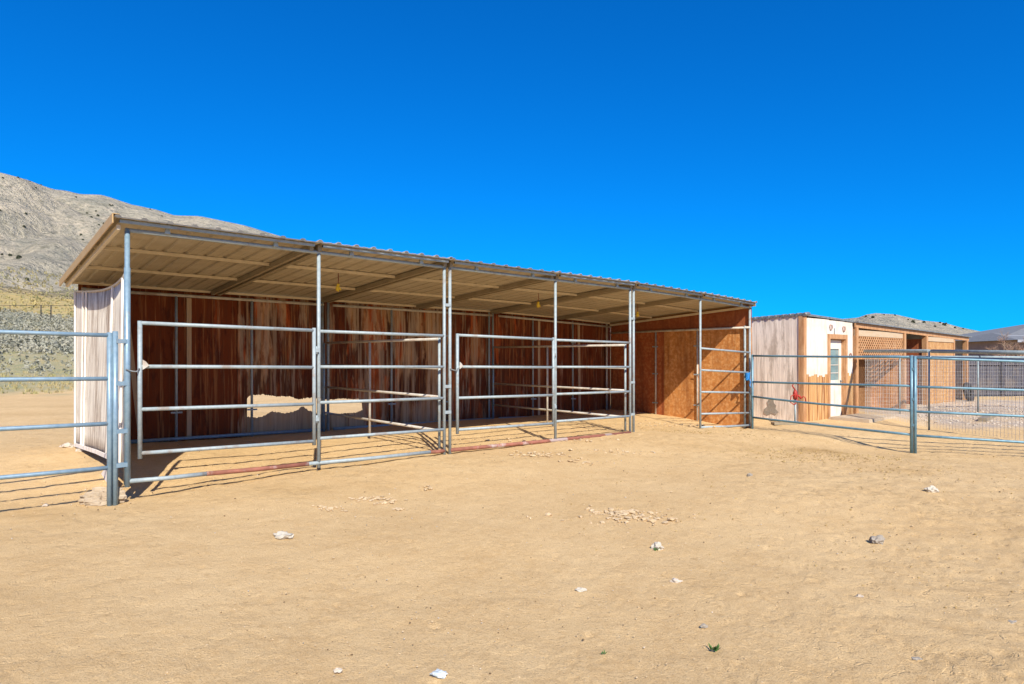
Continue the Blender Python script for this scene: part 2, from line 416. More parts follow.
# ------------------------------------------------------------------ mesh helpers
class MB:
    def __init__(s):
        s.v = []; s.f = []; s.sm = []
    def face(s, pts, smooth=False):
        i = len(s.v); s.v += [tuple(p) for p in pts]
        s.f.append(tuple(range(i, i + len(pts)))); s.sm.append(smooth)
        return s
    def hexa(s, P):          # 8 corners: bottom 4 (ccw), top 4
        i = len(s.v); s.v += [tuple(p) for p in P]
        for q in ((0, 3, 2, 1), (4, 5, 6, 7), (0, 1, 5, 4), (1, 2, 6, 5), (2, 3, 7, 6), (3, 0, 4, 7)):
            s.f.append(tuple(i + k for k in q)); s.sm.append(False)
        return s
    def box(s, a, b):
        (x0, y0, z0), (x1, y1, z1) = a, b
        return s.hexa([(x0, y0, z0), (x1, y0, z0), (x1, y1, z0), (x0, y1, z0), (x0, y0, z1), (x1, y0, z1), (x1, y1, z1), (x0, y1, z1)])
    def bar(s, p, q, w, h, up=(0, 0, 1)):     # rectangular bar from p to q
        p, q = Vector(p), Vector(q); d = (q - p).normalized(); up = Vector(up)
        side = d.cross(up)
        if side.length < 1e-4: side = d.cross(Vector((1, 0, 0)))
        side.normalize(); u2 = side.cross(d).normalized()
        a = side * w / 2; c = u2 * h / 2
        return s.hexa([p - a - c, p + a - c, q + a - c, q - a - c, p - a + c, p + a + c, q + a + c, q - a + c])
    def tube(s, pts, r, n=10, cap=True):
        pts = [Vector(p) for p in pts]
        rr = r if isinstance(r, (list, tuple)) else [r] * len(pts)
        base = len(s.v)
        prev = None
        for k, p in enumerate(pts):
            d = (pts[min(k + 1, len(pts) - 1)] - pts[max(k - 1, 0)]).normalized()
            if prev is None:
                a = d.cross(Vector((0, 0, 1)))
                if a.length < 1e-3: a = d.cross(Vector((1, 0, 0)))
            else:
                a = prev - d * prev.dot(d)
            a.normalize(); prev = a; c = d.cross(a)
            for j in range(n):
                t = 2 * math.pi * j / n
                s.v.append(tuple(p + (a * math.cos(t) + c * math.sin(t)) * rr[k]))
        for k in range(len(pts) - 1):
            for j in range(n):
                s.f.append((base + k * n + j, base + k * n + (j + 1) % n, base + (k + 1) * n + (j + 1) % n, base + (k + 1) * n + j)); s.sm.append(True)
        if cap:
            s.f.append(tuple(base + j for j in range(n))[::-1]); s.sm.append(False)
            e = base + (len(pts) - 1) * n
            s.f.append(tuple(e + j for j in range(n))); s.sm.append(False)
        return s
    def prism(s, poly, axis, a, b):     # polygon in the two other axes, extruded along axis
        def P(q, t):
            if axis == 'y': return (q[0], t, q[1])
            if axis == 'x': return (t, q[0], q[1])
            return (q[0], q[1], t)
        i = len(s.v); n = len(poly)
        s.v += [P(q, a) for q in poly] + [P(q, b) for q in poly]
        s.f.append(tuple(range(i, i + n))); s.sm.append(False)
        s.f.append(tuple(range(i + n, i + 2 * n))[::-1]); s.sm.append(False)
        for k in range(n):
            s.f.append((i + k, i + n + k, i + n + (k + 1) % n, i + (k + 1) % n)); s.sm.append(False)
        return s
    def build(s, name, mat, parent=None, label=None, fix=True):
        me = bpy.data.meshes.new(name)
        me.from_pydata(s.v, [], s.f)
        me.polygons.foreach_set('use_smooth', s.sm)
        me.materials.append(mat)
        if fix:
            import bmesh
            bm = bmesh.new(); bm.from_mesh(me)
            bmesh.ops.recalc_face_normals(bm, faces=bm.faces)
            bm.to_mesh(me); bm.free()
        me.update()
        o = bpy.data.objects.new(name, me)
        COL.objects.link(o)
        if parent is not None: o.parent = parent
        if label: o['label'] = label
        return o

def empty(name, loc, rz=0.0, label=None, cat=None, group=None):
    o = bpy.data.objects.new(name, None)
    o.empty_display_size = .3
    o.location = loc; o.rotation_euler = (0, 0, rz)
    COL.objects.link(o)
    tag(o, label, cat, group)
    return o

def tag(o, label=None, cat=None, group=None, kind=None):
    if label: o['label'] = label
    if cat: o['category'] = cat
    if group: o['group'] = group
    if kind: o['kind'] = kind
    return o

# ------------------------------------------------------------------ terrain
TH = 0.6981
U = Vector((math.cos(TH), math.sin(TH), 0)); V = Vector((-math.sin(TH), math.cos(TH), 0))
P1 = Vector((-4.1334, 7.1297, 0))
def S2(u, v): return P1 + U * u + V * v

CTRL = np.array([
    (0, 0, -.20), (0, 4, -.20), (-4, 3.5, -.20), (4, 5, -.22), (-1, 6.5, -.14), (2.5, 8.5, -.12), (4.5, 10, -.18),
    (-4.13, 7.13, -.15), (-4.25, 7.0, -.19), (-5.2, 6.2, -.19), (-3.4, 7.75, -.11), (-2.48, 8.52, -.055), (-1, 9.76, -.03), (.7, 11.2, -.01), (2.2, 12.4, 0.0), (3.95, 13.9, -.06),
    (5.4, 15.1, -.20), (7.16, 11.83, -.30), (8.7, 11.25, -.30), (9.3, 14.8, -.20), (7.1, 16.2, -.15), (9.25, 17.85, -.12),
    (15, 22.9, -.08), (-6.8, 10.3, .0), (2.7, 18.3, .0), (-2, 14.3, .0), (-5, 9.2, -.03), (-2.5, 11.3, 0), (0.5, 13.8, 0), (3, 15.8, -.02), (-8, 8, -.12), (-20, 33, 0), (0, 35, 0),
    (20, 35, -.05), (18, 18, -.2), (-15, 5, -.2), (15, 5, -.3), (-15, 20, 0), (30, 30, -.1), (0, -15, -.25), (60, 60, 0), (-60, 20, 0), (60, 5, -.2)], float)

PROF_R = np.array([0, 33, 60, 100, 150, 200, 600])
PROF_Z = np.array([0, 0, 1.35, 4.2, 9.6, 17.5, 135.])
# skyline: pixel column tangent -> elevation tangent of the far ridge
SKY_X = np.array([-700, -400, -200, -60, 0, 12, 28, 45, 54, 66, 80, 101, 110, 120, 132, 158, 174, 200, 245, 290, 400, 500, 650, 800, 858, 866, 875, 895, 923, 942, 959, 985, 1060, 1200, 1500])
SKY_Y = np.array([190, 150, 140, 160, 172, 175, 179.5, 186, 189, 190.5, 194.5, 195.5, 198, 201, 205, 210, 215, 216, 226, 239, 275, 300, 318, 322, 318, 315, 313.6, 314.6, 321, 322.5, 327, 332, 338, 330, 320.])
def ridge(x, y):
    """height of the far ridge for the bearing of (x, y), as a fraction of the western hill's"""
    ang = np.arctan2(x, np.maximum(y, 1e-6))
    a = np.clip(ang, -1.1, 1.1)
    px = 512 + 663.64 * np.tan(a)
    t = (360 - np.interp(px, SKY_X, SKY_Y)) / 663.64 * np.cos(a)     # tangent of elevation over horizontal range
    return t
def terrain_base(x, y):
    x = np.asarray(x, float); y = np.asarray(y, float)
    r = np.hypot(x, y)
    d2 = (x[..., None] - CTRL[:, 0]) ** 2 + (y[..., None] - CTRL[:, 1]) ** 2
    w = 1 / (d2 + .15) ** 1.6
    near = (w * CTRL[:, 2]).sum(-1) / w.sum(-1)
    t = ridge(x, y)
    k = t / (188.5 / 663.64 * .79)               # relative to the skyline at the left edge
    k = np.clip(k, .12, 1.3)
    back = np.where(y < 0, np.clip(1 + y / 60, 0, 1), 1.0)
    rise = np.interp(r, PROF_R, PROF_Z) * k * back
    fade = np.clip((60 - r) / 30, 0, 1)
    return near * fade + rise
def ground_z(x, y):
    return float(terrain_base(np.array([x]), np.array([y]))[0])

def polar_sheet(name, radii, fine, mat):
    az_f = np.arange(-62, 62.01, fine)
    az_c = np.arange(64, 297, 3.0)
    az = np.radians(np.concatenate([az_f, az_c]))
    na, nr = len(az), len(radii)
    A, Rr = np.meshgrid(az, radii)
    X = Rr * np.sin(A); Y = Rr * np.cos(A)
    Z = terrain_base(X, Y)
    idx = np.arange(na * nr).reshape(nr, na)
    a = idx[:-1, :]; b_ = idx[1:, :]
    q = np.stack([a, np.roll(a, -1, 1), np.roll(b_, -1, 1), b_], -1).reshape(-1, 4)
    return X, Y, Z, q, na, nr

def sheet_obj(name, X, Y, Z, q, mat, attrs, centre=None):
    verts = np.stack([X.ravel(), Y.ravel(), Z.ravel()], -1)
    faces = [tuple(f) for f in q[:, ::-1].tolist()]
    vl = verts.tolist()
    if centre is not None:
        vl.append((0, 0, centre)); c = len(vl) - 1
        na = X.shape[1]
        faces += [(c, (k + 1) % na, k)[::-1] for k in range(na)]
    me = bpy.data.meshes.new(name)
    me.from_pydata(vl, [], faces)
    me.polygons.foreach_set('use_smooth', [True] * len(me.polygons))
    me.materials.append(mat)
    for nme, arr in attrs.items():
        at = me.attributes.new(nme, 'FLOAT', 'POINT')
        av = arr.ravel().astype(np.float32)
        if centre is not None: av = np.append(av, 0).astype(np.float32)
        at.data.foreach_set('value', av)
    me.update()
    o = bpy.data.objects.new(name, me)
    COL.objects.link(o)
    # make sure normals look up
    if me.polygons[0].normal.z < 0:
        me.flip_normals()
    return o

def fbm(X, Y, sc, oct_, seed):
    out = np.empty(X.size)
    for i, (x, y) in enumerate(zip((X * sc).ravel(), (Y * sc).ravel())):
        out[i] = noise.fractal(Vector((x, y, seed)), 1.0, 2.0, oct_)
    return out.reshape(X.shape)
def sstep(a, b, x):
    t = np.clip((x - a) / (b - a), 0, 1); return t * t * (3 - 2 * t)

r1 = np.concatenate([.6 * 1.03 ** np.arange(0, 55), 3.0 * 1.0065 ** np.arange(0, 260), 16.2 * 1.0125 ** np.arange(1, 45)])
r1 = r1[r1 < 27]
r2 = 27 * 1.035 ** np.arange(0, 70)
r2 = r2[r2 < 199]
radii = np.concatenate([r1, r2, [200.0]])
X, Y, Z, q, na, nr = polar_sheet('ground', radii, .22, None)
RR = np.hypot(X, Y)
n1 = fbm(X, Y, .45, 3, 1.3); n2 = fbm(X, Y, 1.7, 3, 5.1); n3 = fbm(X, Y, 5.5, 3, 9.7)
near = np.clip(1 - RR / 40, 0, 1)
# hoof-trampled soil: strongest towards the right-hand side and round the shelter
ul = (X - P1.x) * U.x + (Y - P1.y) * U.y; vl_ = (X - P1.x) * V.x + (Y - P1.y) * V.y
tramp = .45 + .9 * sstep(1.0, 5.0, X) * sstep(26, 16, RR) + .5 * sstep(-1.8, -.2, vl_) * sstep(14, 10, ul)
Z = Z + near * (.022 * n1 + .008 * n2 * tramp + .013 * n3 * tramp) + np.clip((RR - 35) / 60, 0, 1) * .35 * n1
n4 = np.zeros_like(Z); nm = (RR > 2.5) & (RR < 17) & (Y > 0)
n4[nm] = np.abs(fbm(X[nm], Y[nm], 9.0, 3, 15.3))
Z = Z - near * .014 * tramp * np.clip(.16 - n4, 0, 1) / .16 * (n2 > -.05)
# hoof prints
hp = []
for _ in range(620):
    r = random.uniform(3.2, 15); a = R(random.uniform(-38, 42))
    x, y = r * math.sin(a), r * math.cos(a)
    if x < 1.5 and random.random() < .8: continue
    hp.append((x, y, random.uniform(.022, .042), random.uniform(.004, .012)))
for (x, y, rad, dep) in hp:
    d2 = ((X - x) ** 2 + (Y - y) ** 2) / rad ** 2
    mk = d2 < 9
    dd = d2[mk]
    Z[mk] += -dep * np.exp(-dd ** 2 * 1.1) + dep * .45 * np.exp(-(np.sqrt(dd) - 1.4) ** 2 * 7) * (.5 + .5 * np.sin(3 * np.arctan2(Y[mk] - y, X[mk] - x) + 9 * x))
scrub = sstep(31, 36, RR + 3 * n1) * np.where(Y > -30, 1, .6)
inpen = sstep(9.6, 10.6, X) * sstep(14.6, 15.6, Y) * sstep(25, 23, Y) * sstep(30, 26, X)
gravel = np.clip(inpen * (.75 + .5 * n2), 0, 1)
damp = np.zeros_like(X)
for (cx, cy, sx, sy, k) in [(4.9, 11.3, 1.6, .55, .8), (5.4, 9.2, .5, .35, .5), (-2.5, 7.5, 1.6, .5, .35), (3.3, 11.0, .9, .3, .45), (-5.4, 6.6, 1.4, .6, .4), (1.3, 9.8, 1.2, .4, .3), (-3.4, 4.3, .5, .3, .3)]:
    damp = np.maximum(damp, k * np.exp(-(((X - cx) / sx) ** 2 + ((Y - cy) / sy) ** 2) * 1.2))
track = .5 * np.exp(-((Y - 18.5 - .12 * X) / .5) ** 2) + .5 * np.exp(-((Y - 21 - .12 * X) / .5) ** 2)
damp = np.clip(damp * (.8 + .9 * n2) + .5 * track * (X < -5), 0, 1)
yel = sstep(138, 165, RR + 18 * n1)
ground = sheet_obj('ground', X, Y, Z, q, M['ground'], dict(tramp=np.clip((tramp - .25) * (.55 + 1.2 * n1), 0, 1), scrub=scrub, yellow=yel, gravel=gravel, damp=damp), centre=-.2)
tag(ground, 'pale tan trampled dirt of the corral yard', 'ground', kind='structure')
edge_az_Z = Z[-1].copy()

radii2 = np.concatenate([[199.0, 205], 205 * 1.018 ** np.arange(1, 62), [640, 700, 800, 1000, 1500, 3000]])
X2, Y2, Z2, q2, na2, nr2 = polar_sheet('hillside', radii2, .28, None)
R2 = np.hypot(X2, Y2)
h1 = fbm(X2, Y2, .006, 6, 3.3); h2 = fbm(X2, Y2, .02, 4, 7.9)
tr = ridge(X2, Y2)
gul = 1 - np.abs(fbm(X2, Y2, .0085, 4, 12.1))
amp = np.clip((R2 - 205) / 90, 0, 1) * np.clip((600 - R2) / 120, .18, 1)
Z2 = Z2 + amp * (h1 * 18 + h2 * 6 - (gul - .6) * 40 * np.clip(tr / .28, .15, 1)) * np.clip(tr / .25, .15, 1.2)
# clamp the crest to its own profile, then fall away behind it
lim = tr * R2 + CAM_H
Z2 = np.minimum(Z2, lim * (1 - .004 * (1 + h2)))
ib = int(np.argmin(np.abs(radii2 - 603)))
Z2[ib] = lim[ib] + .8 * h2[ib]
Z2[-6:] = np.minimum(Z2[-6:], lim[-6:] * np.array([.985, .93, .8, .5, .15, -.02])[:, None])
Z2[0] -= 1.2
yellow = sstep(262, 212, R2 + 25 * h2) 
hills = sheet_obj('hills', X2, Y2, Z2, q2, M['hill'], dict(yellow=yellow))
tag(hills, 'bare grey-tan desert hills rising behind the corral', 'hill', kind='structure')

# scrub on the flat beyond the yard: uncountable, one object each
def hill_h(x, y):
    return float(terrain_base(np.array([x]), np.array([y]))[0])
def bushes(name, mat, n, rlo, rhi, hlo, hhi, leaves, label, azlo=-52, azhi=-4, powr=1.0, leaf=.16, seed=3, blade=False):
    rd = random.Random(seed)
    rs = np.array([rlo + (rhi - rlo) * rd.random() ** powr for _ in range(n)])
    az = np.array([R(rd.uniform(azlo, azhi)) for _ in range(n)])
    xs, ys = rs * np.sin(az), rs * np.cos(az)
    zs = terrain_base(xs, ys)
    vv = []; ff = []
    for x, y, z, r in zip(xs, ys, zs, rs):
        h = rd.uniform(hlo, hhi); w = h * rd.uniform(.55, .95)
        z -= .25 if r > 45 else .03
        h += .25 if r > 45 else 0
        for _ in range(leaves):
            t = rd.uniform(0, 2 * math.pi); rr = math.sqrt(rd.random()); zz = rd.random()
            env = w * math.sqrt(max(.05, 1 - (zz * .95) ** 2))
            cx, cy, cz = x + rr * env * math.cos(t), y + rr * env * math.sin(t), z + zz * h
            if blade:
                lean = Vector((rd.gauss(0, .3), rd.gauss(0, .3), 1)).normalized() * h * rd.uniform(.6, 1)
                sd = Vector((math.cos(t), math.sin(t), 0)) * leaf * .5
                p = Vector((x + rr * w * math.cos(t) * .5, y + rr * w * math.sin(t) * .5, z))
                i = len(vv); vv += [tuple(p - sd), tuple(p + sd), tuple(p + lean)]; ff.append((i, i + 1, i + 2))
            else:
                a = Vector((rd.gauss(0, 1), rd.gauss(0, 1), rd.gauss(0, 1))).normalized()
                b2 = a.cross(Vector((rd.gauss(0, 1), rd.gauss(0, 1), rd.gauss(0, 1)))).normalized()
                s = leaf * rd.uniform(.6, 1.5) * (h + .4)
                c = Vector((cx, cy, cz))
                i = len(vv); vv += [tuple(c - a * s), tuple(c + b2 * s * .6), tuple(c + a * s), tuple(c - b2 * s * .6)]; ff.append((i, i + 1, i + 2, i + 3))
    me = bpy.data.meshes.new(name); me.from_pydata(vv, [], ff); me.materials.append(mat)
    o = bpy.data.objects.new(name, me); COL.objects.link(o)
    tag(o, label, name.replace('_', ' '), kind='stuff')
    return o
bushes('sagebrush', M['sage'], 5200, 68, 155, .3, .75, 20, 'grey-green sagebrush covering the flat beyond the dirt road', powr=.9, azlo=-46, azhi=-24, leaf=.115)
bushes('sagebrush', M['sage'], 700, 44, 84, .1, .32, 18, 'low pale sagebrush scattered in the dry grass', seed=5, leaf=.11, azlo=-48, azhi=-20)
bushes('dry_grass', M['drygrass'], 5200, 33, 95, .10, .28, 8, 'dry tan grass along the edge of the dirt road', seed=8, blade=True, leaf=.05, azlo=-48, azhi=-20)
bushes('yellow_brush', M['yellowbrush'], 2200, 152, 235, .2, .65, 10, 'yellow brush at the foot of the hill', seed=11, leaf=.16, azlo=-46, azhi=-24)
bushes('sagebrush', M['sage'], 500, 75, 190, .5, 1.1, 14, 'grey sagebrush beyond the houses and sheds', azlo=-4, azhi=48, seed=15)

# dark shrubs dotted over the hills
from mathutils.bvhtree import BVHTree
hv = [v.co.copy() for v in hills.data.vertices]
hb = BVHTree.FromPolygons(hv, [tuple(p.vertices) for p in hills.data.polygons])
def drop(x, y):
    hit = hb.ray_cast(Vector((x, y, 900)), Vector((0, 0, -1)))
    return hit[0].z if hit[0] else 0
def shrub_mesh():
    mb = MB(); rd = random.Random(2)
    for _ in range(90):
        t = rd.uniform(0, 6.28); rr = math.sqrt(rd.random()); zz = rd.random()
        env = math.sqrt(max(.08, 1 - (zz * .9) ** 2)) * 1.5
        c = Vector((rr * env * math.cos(t), rr * env * math.sin(t), zz * 2.4))
        a = Vector((rd.gauss(0, 1), rd.gauss(0, 1), rd.gauss(0, 1))).normalized(); b2 = a.orthogonal().normalized()
        s = rd.uniform(.3, .6)
        mb.face([c - a * s, c + b2 * s, c + a * s, c - b2 * s])
    return mb
sh0 = shrub_mesh().build('juniper_shrub', M['juniper'], fix=False)
first = True
pix_spots = [(26, 214, 1), (24, 227, 1), (87, 213.5, 1), (91.5, 217.5, 1), (98, 216, 1.2), (96, 211.5, 1), (110, 205.5, 1), (112.5, 205.5, .9), (104, 224, 1), (99, 225, .8), (0, 211, 1), (10, 256, 1), (19, 258, 1.1), (2, 255, .8), (27, 280, .9), (76, 192, .9), (18, 177.5, .8), (30, 181.5, .8), (36, 183, 1), (41, 185, .8), (3, 173, .8), (81, 235, 1), (83, 240, .8), (150, 209.5, .9), (162, 211, .9),
             (873, 318, 1.3), (866, 317, 1.2), (884, 315, .9), (895, 315.5, 1), (913, 322.5, 1.5), (914, 323, 1), (924, 323, 1.6), (935, 321.5, 1), (940, 323, 1.1), (944, 325.5, 1.8), (946, 324, 1.2), (955, 328, 1.1), (963, 329, 1), (908, 320, .9)]
for (px, py, sc) in pix_spots:
    d = Vector(((px - 512) / 663.64, 1, (360 - py) / 663.64))
    hit = hb.ray_cast(Vector((0, 0, CAM_H)), d.normalized())
    if hit[0] is None:
        hit = hb.ray_cast(Vector((0, 0, CAM_H)), Vector((d.x, 1, d.z - .008)).normalized())
        if hit[0] is None: continue
    p = hit[0]
    o = sh0 if first else sh0.copy()
    if not first: COL.objects.link(o)
    first = False
    o.location = (p.x, p.y, p.z - .4); o.scale = (sc * .5,) * 3; o.rotation_euler = (0, 0, random.uniform(0, 6))
    west = px < 500
    tag(o, 'dark juniper shrub dotted on the bare western hill' if west else 'dark juniper shrub dotted on the low hill behind the sheds', 'shrub', 'dark shrubs on the western hill' if west else 'dark shrubs on the low hill behind the sheds')

# far wire fence with steel posts at the foot of the hill
def far_fence():
    y0 = 120
    e = empty('wire_fence', (-.71 * y0, y0, hill_h(-.71 * y0, y0)), 0, 'distant dark wire fence with steel posts in front of the yellow brush', 'fence')
    x0, z0 = e.location.x, e.location.z
    pts = []
    for px in (-60, -20, 10, 41, 51, 78, 100):
        x = (px - 512) / 663.64 * y0; z = hill_h(x, y0)
        zt = CAM_H + (360 - 305) / 663.64 * y0
        mb = MB().tube([(x - x0, 0, z - z0 - .3), (x - x0, 0, zt - z0)], .09 if px in (41, 51) else .05, 6); mb.build('post', M['black'], e)
        pts.append((x - x0, 0, zt - z0 - .1))
    MB().tube(pts, .035, 5).build('wire', M['black'], e)
far_fence()

# ------------------------------------------------------------------ horse shelter (local frame: x along the front, y to the back)
GR = -0.02
shelter = empty('horse_shelter', P1, TH, 'long three bay open fronted horse shelter with tan metal roof and pipe gates', 'horse shelter')
L, GAP, GW, W = 4.0944, .10, 2.1576, 4.18
def sag(u): return -.0073 * u - .105 * max(0, min(1, (u - 8.6) / 3.8)) ** 1.4
def T(u, v, z): return (u, v, z + sag(u))
ub = [0, L + GAP, 2 * L + 2 * GAP]            # left post of each bay
ZB, ZT = .056, 2.756
posts = []
for b_ in ub: posts += [b_, b_ + GW, b_ + L]
def lground(u, v):
    p = S2(u, v); return ground_z(p.x, p.y)
for i, u in enumerate(posts):
    r = .0265 if i == 0 else .0235
    mid = i in (1, 4, 7)
    bot = T(u, 0, ZB - .06) if u < 12 else T(u, 0, ZB - .12)
    zt = ZT - .02 if mid else ZT + .012
    MB().tube([bot, T(u, 0, zt)], r, 12).build('post', M['galv'] if i else M['bluepipe'], shelter)
# sleeve on the first post
MB().tube([T(0, 0, ZB - .03), T(0, 0, 2.35)], .0315, 12).build('post_sleeve', M['bluepipe'], shelter)
for b_ in ub:
    MB().tube([T(b_ - .02, 0, ZT), T(b_ + L * .33, 0, ZT), T(b_ + L * .66, 0, ZT), T(b_ + L + .02, 0, ZT)], .0235, 12).build('top_rail', M['galv'], shelter)
# bottom rails, some rusted
def brail(u0, u1, mat, z0=ZB, r=.025):
    MB().tube([T(u0, 0, z0), T((u0 + u1) / 2, 0, z0 - .006), T(u1, 0, z0)], r, 10).build('bottom_rail', M[mat], shelter)
brail(0, .80, 'galv'); brail(.80, 2.02, 'rustpipe', ZB, .027); brail(2.02, 3.85, 'galv'); brail(3.85, L, 'rustpipe', ZB, .027)
brail(L + GAP, 2 * L + GAP, 'rustpipe', ZB, .030)
brail(ub[2] + GW, ub[2] + L, 'galv', ZB + .01)

RAILZ = [1.745, 1.288, .829, .369]
def tube_part(name, a, b, r, mat, parent, n=10):
    return MB().tube([a, b], r, n).build(name, M[mat], parent)
# fixed panels beside the gates
for bi, b_ in enumerate(ub):
    for z in RAILZ:
        zz = z + (-.02 if bi == 2 else 0)
        tube_part('panel_rail', T(b_ + GW, 0, zz), T(b_ + L, 0, zz), .0215, 'galv', shelter)
# swing gates in the first two bays
for bi in (0, 1):
    b_ = ub[bi]
    g = empty('gate', (0, 0, 0)); g.parent = shelter
    g['label'] = ['galvanised four rail pipe gate closed across the nearest bay', 'galvanised four rail pipe gate closed across the middle bay'][bi]
    ua, uz = b_ + .115, b_ + GW - .075
    vv = -.03
    for k, z in enumerate([1.762, 1.291, .826, .352]):
        tube_part('rail', T(ua, vv, z), T(uz, vv, z - .01), .0215, 'galv', g)
    for u in (ua, uz):
        MB().tube([T(u, vv, .352 - .06), T(u, vv, 1.762 + .022)], .0235, 12).build('stile', M['galv'], g)
    for z in (1.50, .62):
        mb = MB().box(T(uz, vv - .018, z - .025), T(b_ + GW - .015, vv + .018, z + .025)); mb.tube([T(uz + .035, vv, z - .05), T(uz + .035, vv, z + .05)], .014, 8)
        mb.build('hinge', M['galv'], g)
    # latch plate and chain
    mb = MB().prism([(ua + .02, 1.255 + sag(ua)), (ua + .085, 1.30 + sag(ua)), (ua + .05, 1.345 + sag(ua)), (ua + .02, 1.365 + sag(ua))], 'y', vv - .034, vv - .024)
    mb.build('latch_plate', M['palepipe'], g)
    ch = [T(ua - .01, vv - .03, 1.27), T(ua - .04, vv - .045, 1.235), T(ua - .08, vv - .03, 1.24), T(b_ - .02, -.035, 1.26)]
    MB().tube(ch, .008, 6).build('chain', M['zinc'], g)
# clamps between neighbouring posts
for (u, zs) in ((L + GAP / 2, (2.2, 1.0, .62)), (2 * L + 1.5 * GAP, (2.2, 1.0, .4))):
    for z in zs:
        MB().box(T(u - .055, -.03, z - .022), T(u + .055, .03, z + .022)).build('clamp', M['galv'], shelter)
# ---- roof
def roof_z(v): return 2.848 - .0600 * (v + .14)
def roof_sheet(u0, u1, lift, label=None):
    prof = []
    u = u0
    per = .25
    x = u0
    first_ = True
    while x < u1 - .02:
        prof += [(x, 0), (min(x + .018, u1), .024), (min(x + .055, u1), .024), (min(x + .073, u1), 0)]
        prof += [(min(x + .12, u1), .0), (min(x + .125, u1), .004), (min(x + .185, u1), .004), (min(x + .19, u1), 0)]
        x += per
    prof.append((u1, 0))
    # drop doubled points
    pf = [prof[0]]
    for p in prof[1:]:
        if p[0] > pf[-1][0] + 1e-4: pf.append(p)
    vs = [-.16, 1.35, 2.75, W + .22]
    mb = MB()
    n = len(pf)
    for th_ in (0, .004):
        for v in vs:
            for (uu, zz) in pf:
                mb.v.append(T(uu, v, roof_z(v) + zz + lift + th_))
    m_ = len(vs)
    def id_(t, j, k): return t * n * m_ + j * n + k
    for j in range(m_ - 1):
        for k in range(n - 1):
            mb.f.append((id_(0, j, k), id_(0, j + 1, k), id_(0, j + 1, k + 1), id_(0, j, k + 1))); mb.sm.append(False)
            mb.f.append((id_(1, j, k), id_(1, j, k + 1), id_(1, j + 1, k + 1), id_(1, j + 1, k))); mb.sm.append(False)
    for j in (0, m_ - 1):
        for k in range(n - 1):
            mb.f.append((id_(0, j, k), id_(0, j, k + 1), id_(1, j, k + 1), id_(1, j, k))); mb.sm.append(False)
    for k in (0, n - 1):
        for j in range(m_ - 1):
            mb.f.append((id_(0, j, k), id_(1, j, k), id_(1, j + 1, k), id_(0, j + 1, k))); mb.sm.append(False)
    return mb.build('roof_sheet', M['roof_under'], shelter, fix=False)
cuts = [-.15, GW - .05, L + .05, L + GAP + GW - .05, 2 * L + 1.5 * GAP, ub[2] + GW - .05, ub[2] + L + .045]
for i in range(6):
    roof_sheet(cuts[i] - (.03 if i else 0), cuts[i + 1], .012 * (i % 2))
# front edge strip of galvanised flashing on top of the ribs
for i in range(6):
    mb = MB()
    u0, u1 = cuts[i] + .02, cuts[i + 1] - .02
    x = u0
    z0 = roof_z(-.16)
    mb.bar(T(u0, -.163, z0 + .004), T(u1, -.163, z0 + .004), .004, .014)
    x = cuts[i] - (.03 if i else 0)
    while x < u1 - .07:
        mb.prism([(x - .002, z0 + sag(x) + .005), (x + .018, z0 + sag(x) + .030), (x + .055, z0 + sag(x) + .030), (x + .075, z0 + sag(x) + .005)], 'y', -.166, -.150); x += .25
    mb.build('edge_flashing', M['edge'], shelter)
    # dark closure blocks under each rib
# front square-tube purlins with open ends, rear purlin
for i in range(6):
    u0, u1 = cuts[i] + .06, cuts[i + 1] - .05
    v = -.10; z = roof_z(v) - .022
    pu = MB().bar(T(u0, v, z), T(u1, v, z), .035, .032).build('front_purlin', M['galv'], shelter)
    MB().bar(T(u0 - .003, v, z), T(u0 - .0005, v, z), .03, .027).build('open_end', M['dark'], pu)
    for k in (.22, .78):
        uu = u0 + (u1 - u0) * k
        br = MB().prism([(uu - .03, ZT + .0 + sag(uu)), (uu + .03, ZT + .0 + sag(uu)), (uu + .014, z + sag(uu) + .02), (uu - .014, z + sag(uu) + .02)], 'y', -.06, -.02)
        br.build('bracket', M['galv'], shelter)
    for v in (1.35, 2.75, W + .02):
        z = roof_z(v) - .021
        p_ = MB().bar(T(cuts[i] + (.09 if i else .03), v, z), T(cuts[i + 1] - .10, v, z), .04, .038)
        p_.build('purlin', M['purlin'], shelter)
# rafters: channel pairs running front to back
for i, c in enumerate(cuts[1:-1]):
    for du in (-.065, .045):
        mb = MB()
        z0, z1 = roof_z(-.05) - .04, roof_z(W) - .04
        mb.bar(T(c + du, -.05, z0), T(c + du, W, z1), .05, .072)
        mb.build('rafter', M['rafter'], shelter)
for c in (cuts[0] + .06, cuts[-1] - .08):
    MB().bar(T(c, -.05, roof_z(-.05) - .075), T(c, W, roof_z(W) - .075), .04, .05).build('rafter', M['purlin'], shelter)
# rake trim at the two gables
for c, s_ in ((cuts[0] - .012, 1), (cuts[-1] + .012, -1)):
    mb = MB()
    f_ = -.17 if s_ > 0 else -.11
    a, b2 = T(c, f_, roof_z(f_) - .016), T(c, W + .23, roof_z(W + .23) - .016)
    mb.bar(a, b2, .012, .095)
    mb.bar((a[0] + s_ * .03, a[1], a[2] + .0505), (b2[0] + s_ * .03, b2[1], b2[2] + .0505), .07, .006)
    mb.build('rake_trim', M['raketrim'], shelter)

